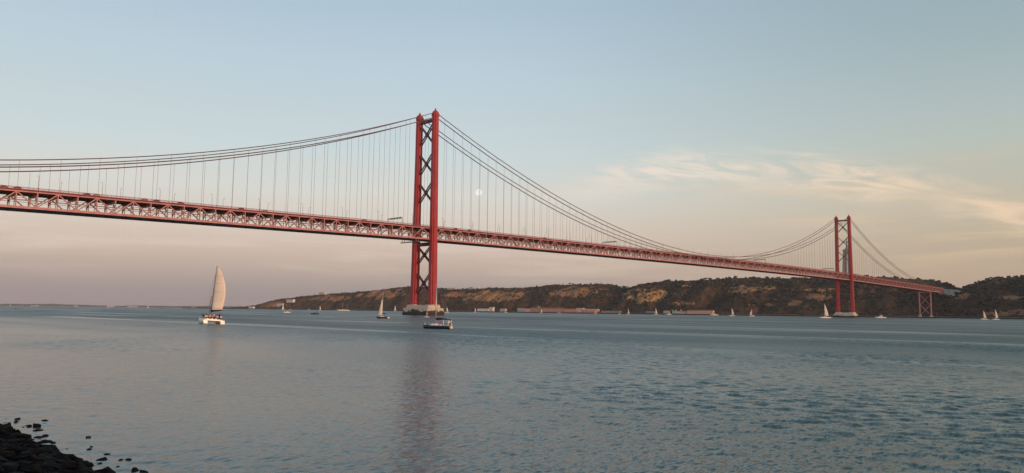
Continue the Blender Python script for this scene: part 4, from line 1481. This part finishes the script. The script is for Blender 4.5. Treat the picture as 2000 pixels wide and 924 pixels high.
for f in (0.22, 0.42, 0.62, 0.8):
    a = Vector((1.35, -0.05, 3.95)).lerp(Vector((0.42, 0, 16.6)), f)
    fo = BM + Vector((0, 0, 0.15)) - Vector((1.35, -0.05, 3.95))
    wd_ = (1 - f) + 0.28 * f + 0.42 * math.sin(f * math.pi)
    g = MB()
    pts_ = []
    for j in range(9):
        g_ = j / 8
        pts_.append(a + fo * (g_ * wd_ * 0.985) + Vector((-0.35, 0.9, 0)) * (0.35 * math.sin(g_ * math.pi) * (0.4 + 0.6 * math.sin(math.pi * (0.15 + 0.8 * f))) + 0.015) + Vector((0, 0, 0.02 * j)))
    g.tube(pts_, 0.035, 5)
    g.build('batten', mat('batten_cloth', (0.42, 0.36, 0.32), 0.8), msl)
link('jib', sail_mesh((5.0, 0.05, 1.7), (3.2, 0.05, 8.2), (4.3, 0.4, 1.9), 0.3, 0.1, 0.15, SAILG, 'jib'), ct)
g = MB()
for en in ((5.0, 0, 1.3), (-1.2, -2.9, 1.35), (-1.2, 2.9, 1.35), (-5.2, 2.6, 1.3)):
    g.bar((0.5, 0, 15.6), en, 0.03, 0.03)
g.build('rigging', GALV, ct)
g = MB()
for sy in (-2.95, 2.95):
    g.tube([(-6.0, sy, 1.95), (-2, sy, 2.0), (2.5, sy, 2.1), (5.6, sy * 0.97, 2.2)], 0.025, 4)
    for x in (-6, -4, -2, 0.2, 2.5, 4.2, 5.6):
        g.tube([(x, sy, 1.2), (x, sy, 2.05)], 0.025, 4)
g.build('guard_rail', ALU, ct)
bpy.context.view_layer.update()
spots = [(-5.2, -2.0, 'sit', 0), (-5.3, -1.0, 'sit', 5), (-5.1, 0.1, 'sit', 1), (-5.3, 1.1, 'sit', 3), (-5.2, 2.1, 'sit', 0), (-4.2, -2.1, 'stand', 1), (-4.1, -1.1, 'sit', 3), (-4.3, -0.2, 'stand', 0),
         (-4.0, 0.8, 'stand', 5), (-4.2, 1.8, 'stand', 2), (-3.0, -1.9, 'stand', 2), (-2.9, -0.8, 'stand', 4), (-3.1, 0.6, 'stand', 3), (-2.8, 1.7, 'stand', 1), (-2.2, -2.2, 'stand', 5), (2.6, 1.9, 'stand', 2), (-2.1, 2.2, 'stand', 4)]
for k, (x, y, ps, sh) in enumerate(spots):
    person(ct.matrix_basis @ Vector((x, y, 1.33)), FWD + R(30) + R(180 if ps == 'sit' else random.uniform(0, 360)), ps, sh,
           'passenger %s on the deck of the catamaran with the tall sail' % ('sitting' if ps == 'sit' else 'standing'), 'passengers %s on the catamaran' % ('sitting' if ps == 'sit' else 'standing'))

# --- motor boats
def motorboat(label, e, n_, head, L, hullm, cabin=True, fly=False, name='motorboat'):
    o = empty(name, (e, n_, 0), head)
    tag(o, label, 'motorboat')
    B, fbd = L * 0.30, L * 0.12 + 0.1
    g = MB()
    g.loft(hull_rings(L, B, fbd, 0.25, 10, 0.85))
    g.build('hull', hullm, o, True)
    if cabin:
        h = fbd * 0.98
        g = MB()
        g.loft([[(-0.22 * L, -B * .36, h), (0.22 * L, -B * .28, h), (0.22 * L, B * .28, h), (-0.22 * L, B * .36, h)],
                [(-0.18 * L, -B * .31, h + 0.10 * L), (0.10 * L, -B * .24, h + 0.10 * L), (0.10 * L, B * .24, h + 0.10 * L), (-0.18 * L, B * .31, h + 0.10 * L)]])
        cbn = g.build('cabin', WHITE, o)
        g = MB()
        g.loft([[(-0.208 * L, -B * .352, h + .035 * L), (0.185 * L, -B * .272, h + .035 * L), (0.185 * L, B * .272, h + .035 * L), (-0.208 * L, B * .352, h + .035 * L)],
                [(-0.195 * L, -B * .334, h + .075 * L), (0.135 * L, -B * .26, h + .075 * L), (0.135 * L, B * .26, h + .075 * L), (-0.195 * L, B * .334, h + .075 * L)]])
        g.build('window_band', GLASS, cbn)
        if fly:
            g = MB()
            g.loft([[(-0.15 * L, -B * .26, h + .1 * L), (0.03 * L, -B * .2, h + .1 * L), (0.03 * L, B * .2, h + .1 * L), (-0.15 * L, B * .26, h + .1 * L)],
                    [(-0.13 * L, -B * .2, h + .17 * L), (-0.02 * L, -B * .16, h + .17 * L), (-0.02 * L, B * .16, h + .17 * L), (-0.13 * L, B * .2, h + .17 * L)]])
            g.build('flybridge', WHITE, o)
            g = MB()
            g.tube([(-0.08 * L, 0, h + .17 * L), (-0.1 * L, 0, h + .30 * L)], 0.08, 6)
            g.build('aerial', ALU, o)
    return o
motorboat('small white motorboat with cabin near the left headland', 219.3, 17.4, FWD + R(110), 7.2, WHITE, name='motorboat')
motorboat('white motor cruiser with flybridge right of the far tower', -102.8, -893.5, FWD + R(75), 16, WHITE, True, True, 'motor_cruiser')
motorboat('tiny dark motorboat far out at the left edge', 647.8, 183.3, FWD + R(95), 5.0, NAVY, True)
motorboat('white launch at the quay below the yellow cliff', 549.4, -1265.0, FWD + R(80), 13, WHITE, True, True)
motorboat('low white boat moored right of the long tan warehouse', 424.0, -1275.8, FWD + R(80), 18, WHITE, True)
# dark inflatable with people
rb = empty('inflatable_boat', (28.8, 96.3, 0), FWD + R(85))
tag(rb, 'dark inflatable boat full of people in mid river', 'inflatable')
for s in (1, -1):
    g = MB()
    g.tube([(-3.2, s * 1.0, 0.45), (1.6, s * 1.0, 0.5), (2.7, s * 0.7, 0.62), (3.4, 0.06 * s, 0.78)], [0.3, 0.32, 0.3, 0.24], 9)
    g.build('side_tube', RUB, rb, True)
g = MB()
g.loft(hull_rings(6.4, 1.7, 0.42, 0.25, 8, 0.9))
g.build('hull', RUB, rb, True)
g = MB()
g.loft([[(-0.4, -0.35, 0.4), (0.4, -0.35, 0.4), (0.4, 0.35, 0.4), (-0.4, 0.35, 0.4)], [(-0.3, -0.3, 1.3), (0.05, -0.3, 1.3), (0.05, 0.3, 1.3), (-0.3, 0.3, 1.3)]])
g.build('console', COVER, rb)
g = MB()
g.loft([[(-3.6, -0.22, 0.1), (-3.1, -0.22, 0.1), (-3.1, 0.22, 0.1), (-3.6, 0.22, 0.1)], [(-3.7, -0.25, 1.2), (-3.2, -0.25, 1.2), (-3.2, 0.25, 1.2), (-3.7, 0.25, 1.2)]])
g.build('outboard_motor', RUB, rb)
bpy.context.view_layer.update()
for k, (x, y, ps) in enumerate(((-2.2, 0.4, 'stand'), (-1.4, -0.4, 'stand'), (-0.8, 0.4, 'stand'), (1.0, 0.3, 'sit'), (1.6, -0.35, 'sit'), (0.6, -0.4, 'stand'))):
    person(rb.matrix_basis @ Vector((x, y, 0.42)), FWD + R(85), ps, (2, 4, 2)[k % 3], 'person %s in the dark inflatable boat' % ('standing' if ps == 'stand' else 'sitting'), '%s people in the inflatable boat' % ps)

# --- schooner by the left headland
sch = sailboat('long cream hulled two-masted ship under bare masts left of the near pier', 1166.8, -668.3, FWD + R(86), 32, 20, WHITE, False, False, name='two_masted_ship')
g = MB()
g.tube([(-9.5, 0, 3.0), (-9.7, 0, 21)], [0.24, 0.16], 7)
g.build('mizzen_mast', ALU, sch, True)

# --- the small craft
LST = [('big white sailboat just left of the far pier', -131.3, -595.5, 14.5, 18.5, True, False, 95),
       ('sailboat with white sail below the orange cliff, left of two', 163.7, -884.6, 11, 14.5, True, False, 80),
       ('sailboat with low white sail below the orange cliff, right of two', 137.2, -910.8, 11, 12.5, True, False, 260),
       ('rightmost sailboat, slim white sail under the right hill', -262.7, -922.8, 10, 15.5, True, False, 85),
       ('slim sailboat next to the rightmost one, slightly lower mast', -241.9, -944.6, 10, 13, True, False, 85),
       ('leftmost sailboat off the tip of the headland', 1659.1, -762.7, 12, 19, True, True, 70),
       ('bare masted sailboat right of the leftmost one off the headland', 1734.4, -829.7, 10, 15, False, False, 80),
       ('bare masted sailboat above the dark inflatable, left of two', 1780.5, -925.3, 10, 12, False, False, 80),
       ('small white sailboat above the dark inflatable, right of two', 1752.8, -952.6, 10, 16, True, False, 100),
       ('white sailboat halfway between the jib boat and the near pier', 1486.3, -1074.5, 12, 19, True, True, 60),
       ('small white sailboat close to the right of the near pier', 597.5, -539.8, 9, 11, True, False, 80),
       ('lone small sailboat off the long white shed, to its left', 1149.5, -1124.5, 10, 14, True, False, 75),
       ('bare masted sailboat off the small pale house', 1082.7, -1190.5, 10, 13, False, False, 80),
       ('small sailboat with white sail off the brick red house', 972.0, -1229.1, 10, 14, True, False, 75),
       ('tall bare masted yacht off the long red warehouse', 899.8, -1229.8, 14, 19, False, False, 80),
       ('white sailed boat off the white roofed terracotta warehouse', 793.9, -1263.7, 10, 12, True, False, 100),
       ('sailboat with pinkish white sail right of the red row', 667.8, -1247.0, 10, 15, True, False, 75),
       ('white sailed boat under the yellow cliff', 574.3, -1240.4, 12, 17, True, False, 75),
       ('bare masted sailboat between the red row and the yellow cliff', 714.8, -1271.2, 9, 11, False, False, 80),
       ('tiny white sail on the horizon at the far left', 4401.5, -597.6, 12, 14, True, False, 80),
       ('tiny white sail on the horizon, second from the left edge', 4316.1, -681.9, 12, 11, True, False, 80),
       ('tiny white sail on the horizon below the pale blocks', 3362.7, -775.7, 12, 10, True, False, 80),
       ('tiny white sail on the horizon left of the catamaran', 3225.0, -911.6, 12, 11, True, False, 100),
       ('small white dinghy sail between the near pier and the navy yacht', -166.7, 130.6, 3.6, 3.0, True, False, 60)]
for lab, e, n_, L, mh, mn_, jb, hd in LST:
    sailboat(lab, e, n_, FWD + R(hd), L, mh, WHITE, mn_, jb, 0.0, 'dinghy' if L < 4 else 'sailboat', SAILF if e < 300 else SAIL)

# ---------------------------------------------------------------- thin pale line: reflection of a calm slick, painted on a strip
wk = MB()
wpts = [(70, -60), (-20, 30), (-110, 118), (-140, 144), (-190, 80), (-260, -20), (-330, -110)]
wpts = [(30, 60), (-40, 100), (-110, 140), (-165, 168), (-215, 140), (-262, 92), (-315, 40)]
ring_ = []
for i in range(len(wpts) - 1):
    for k in range(10):
        f = k / 10
        x = wpts[i][0] + (wpts[i + 1][0] - wpts[i][0]) * f
        y = wpts[i][1] + (wpts[i + 1][1] - wpts[i][1]) * f
        w_ = 0.9 + 0.7 * fb(x * 0.05, y * 0.05, 1.0, 3)
        ring_.append([(x - w_ * 0.7, y + w_ * 0.7, 0.006), (x + w_ * 0.7, y - w_ * 0.7, 0.006)])
wk.loft(ring_, cap=False, closed=False)
fm_ = bpy.data.materials.new('slick_reflection')
fm_.use_nodes = True
t = fm_.node_tree
t.nodes.clear()
q = NB(t)
fp = q.n('ShaderNodeNewGeometry').outputs['Position']
fd = q.n('ShaderNodeBsdfDiffuse')
fd.inputs['Color'].default_value = (0.62, 0.64, 0.64, 1)
ft = q.n('ShaderNodeBsdfTransparent')
fx = q.n('ShaderNodeMixShader')
q.put(fx.inputs[0], q.math('MULTIPLY', q.step(q.noise(fp, 0.35, 5.0, 0.7).outputs[0], 0.4, 0.62), q.step(q.noise(fp, 0.02, 2.0, 0.5).outputs[0], 0.42, 0.58, 0.15, 0.85)))
t.links.new(ft.outputs[0], fx.inputs[1])
t.links.new(fd.outputs[0], fx.inputs[2])
fo_ = q.n('ShaderNodeOutputMaterial')
t.links.new(fx.outputs[0], fo_.inputs[0])
tag(wk.build('slick_reflection', fm_), 'thin pale painted reflection of a slick across the river beside the near pier', kind='stuff')

# ---------------------------------------------------------------- shoreline rocks
def rock_mesh(sd):
    rg = np.random.default_rng(sd)
    import bmesh
    bm_ = bmesh.new()
    bmesh.ops.create_icosphere(bm_, subdivisions=2, radius=1.0)
    off = Vector(rg.uniform(0, 50, 3))
    sc = Vector((1.0, rg.uniform(0.65, 0.95), rg.uniform(0.45, 0.7)))
    for vt in bm_.verts:
        d = 1 + 0.6 * mnoise.noise(vt.co * 1.2 + off) + 0.3 * mnoise.noise(vt.co * 2.8 + off)
        vt.co = Vector((vt.co.x * d * sc.x, vt.co.y * d * sc.y, vt.co.z * d * sc.z))
    me_ = bpy.data.meshes.new('rock')
    bm_.to_mesh(me_)
    bm_.free()
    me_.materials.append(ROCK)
    return me_
rocks = [rock_mesh(k) for k in range(9)]
rr = random.Random(5)
cnt = 0
def bank_z(du):
    return float(np.interp(du, [p_[0] for p_ in reversed(prof)], [p_[1] for p_ in reversed(prof)]))
while cnt < 299:
    dv = rr.uniform(-38, -17)
    du = rr.triangular(3.6, 9.3, 6.6)
    if du < 0.19 * -dv - 0.9:
        continue
    edge = 7.7 + (0.5 if dv > -29 else 0.0) + 0.7 * fb(dv * 0.22, 1.0, 2.0, 3)
    if du > edge and rr.random() < 0.45:
        continue
    sz = rr.uniform(0.12, 0.31) * (1.0 if du < edge else 0.55)
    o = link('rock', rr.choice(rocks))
    o.location = P(-443.19 + du, 552.38 + dv, bank_z(du) + sz * 0.18 if du < edge else -0.02 + sz * 0.05)
    o.rotation_euler = (rr.uniform(-.3, .3), rr.uniform(-.3, .3), rr.uniform(0, 6.28))
    o.scale = (sz * rr.uniform(.8, 1.3), sz, sz * rr.uniform(.7, 1.1))
    inw = du > edge
    tag(o, 'black rock standing clear in the shallows at the lower left' if inw else 'black wet rock with shade in its colour in the dark heap at the lower left', 'rock',
        'rocks standing in the shallows' if inw else 'rocks heaped on the near bank')
    cnt += 1

# the rest of the rubble on the bank, beyond counting
V, F = [], []
gg = np.random.default_rng(9)
for k in range(1500):
    du = gg.triangular(0.8, 6.0, 8.2)
    dv = gg.uniform(-75, 20)
    r_ = gg.uniform(0.10, 0.30)
    pt = ico_v * (1 + gg.uniform(-0.35, 0.35, (12, 1))) * np.array([r_ * 1.25, r_, r_ * 0.7])
    a = gg.uniform(0, 6.28)
    pt = np.stack([pt[:, 0] * math.cos(a) - pt[:, 1] * math.sin(a), pt[:, 0] * math.sin(a) + pt[:, 1] * math.cos(a), pt[:, 2]], 1)
    V.append(pt + np.array(P(-443.19 + du, 552.38 + dv, bank_z(du) + 0.04)))
    F.append(ico_f + 12 * k)
me_ = bpy.data.meshes.new('shore_rubble')
me_.from_pydata(np.concatenate(V).tolist(), [], np.concatenate(F).tolist())
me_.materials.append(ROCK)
tag(link('shore_rubble', me_), 'small black rubble between the rocks of the near bank', kind='stuff')

# ---------------------------------------------------------------- moon
mo = MB()
mr = 188.0
for_r = []
for i in range(1, 12):
    a = math.pi * i / 12
    for_r.append([(mr * math.sin(a) * math.cos(2 * math.pi * k / 24), mr * math.sin(a) * math.sin(2 * math.pi * k / 24), mr * math.cos(a)) for k in range(24)])
mo.loft(for_r)
mm_ = bpy.data.materials.new('moonlit_surface')
mm_.use_nodes = True
t = mm_.node_tree
t.nodes.clear()
q = NB(t)
gN = q.n('ShaderNodeNewGeometry').outputs['Normal']
oc = q.n('ShaderNodeTexCoord').outputs['Object']
mr_n = q.noise(oc, 0.009, 3.0, 0.5).outputs[0]
lit = q.step(q.vmath('DOT_PRODUCT', gN, tuple((Vector((-0.75, 0.35, 0.55))).normalized())), -0.75, -0.25)
em = q.n('ShaderNodeEmission')
q.put(em.inputs['Color'], q.mix(q.step(mr_n, 0.42, 0.62), lin(250, 245, 240), lin(232, 226, 220)))
em.inputs['Strength'].default_value = 0.98
tr_ = q.n('ShaderNodeBsdfTransparent')
mx_ = q.n('ShaderNodeMixShader')
q.put(mx_.inputs[0], lit)
t.links.new(tr_.outputs[0], mx_.inputs[1])
t.links.new(em.outputs[0], mx_.inputs[2])
o_ = q.n('ShaderNodeOutputMaterial')
t.links.new(mx_.outputs[0], o_.inputs[0])
moon = mo.build('moon', mm_, None, True)
moon.location = (28525, -26464, 6259)
tag(moon, 'pale moon in the evening sky behind the hangers', 'moon')

# ---------------------------------------------------------------- evening haze
HAZE = True
if HAZE:
    g = MB()
    g.box(-6200, 30200, -30200, 8200, -8, 260)
    hm_ = bpy.data.materials.new('haze')
    hm_.use_nodes = True
    t = hm_.node_tree
    t.nodes.clear()
    pv = t.nodes.new('ShaderNodeVolumePrincipled')
    pv.inputs['Color'].default_value = (0.92, 0.86, 0.87, 1)
    pv.inputs['Density'].default_value = 0.000028
    pv.inputs['Anisotropy'].default_value = 0.0
    ho_ = t.nodes.new('ShaderNodeOutputMaterial')
    t.links.new(pv.outputs[0], ho_.inputs['Volume'])
    tag(g.build('haze', hm_), 'thin pinkish evening haze over the river', kind='stuff')
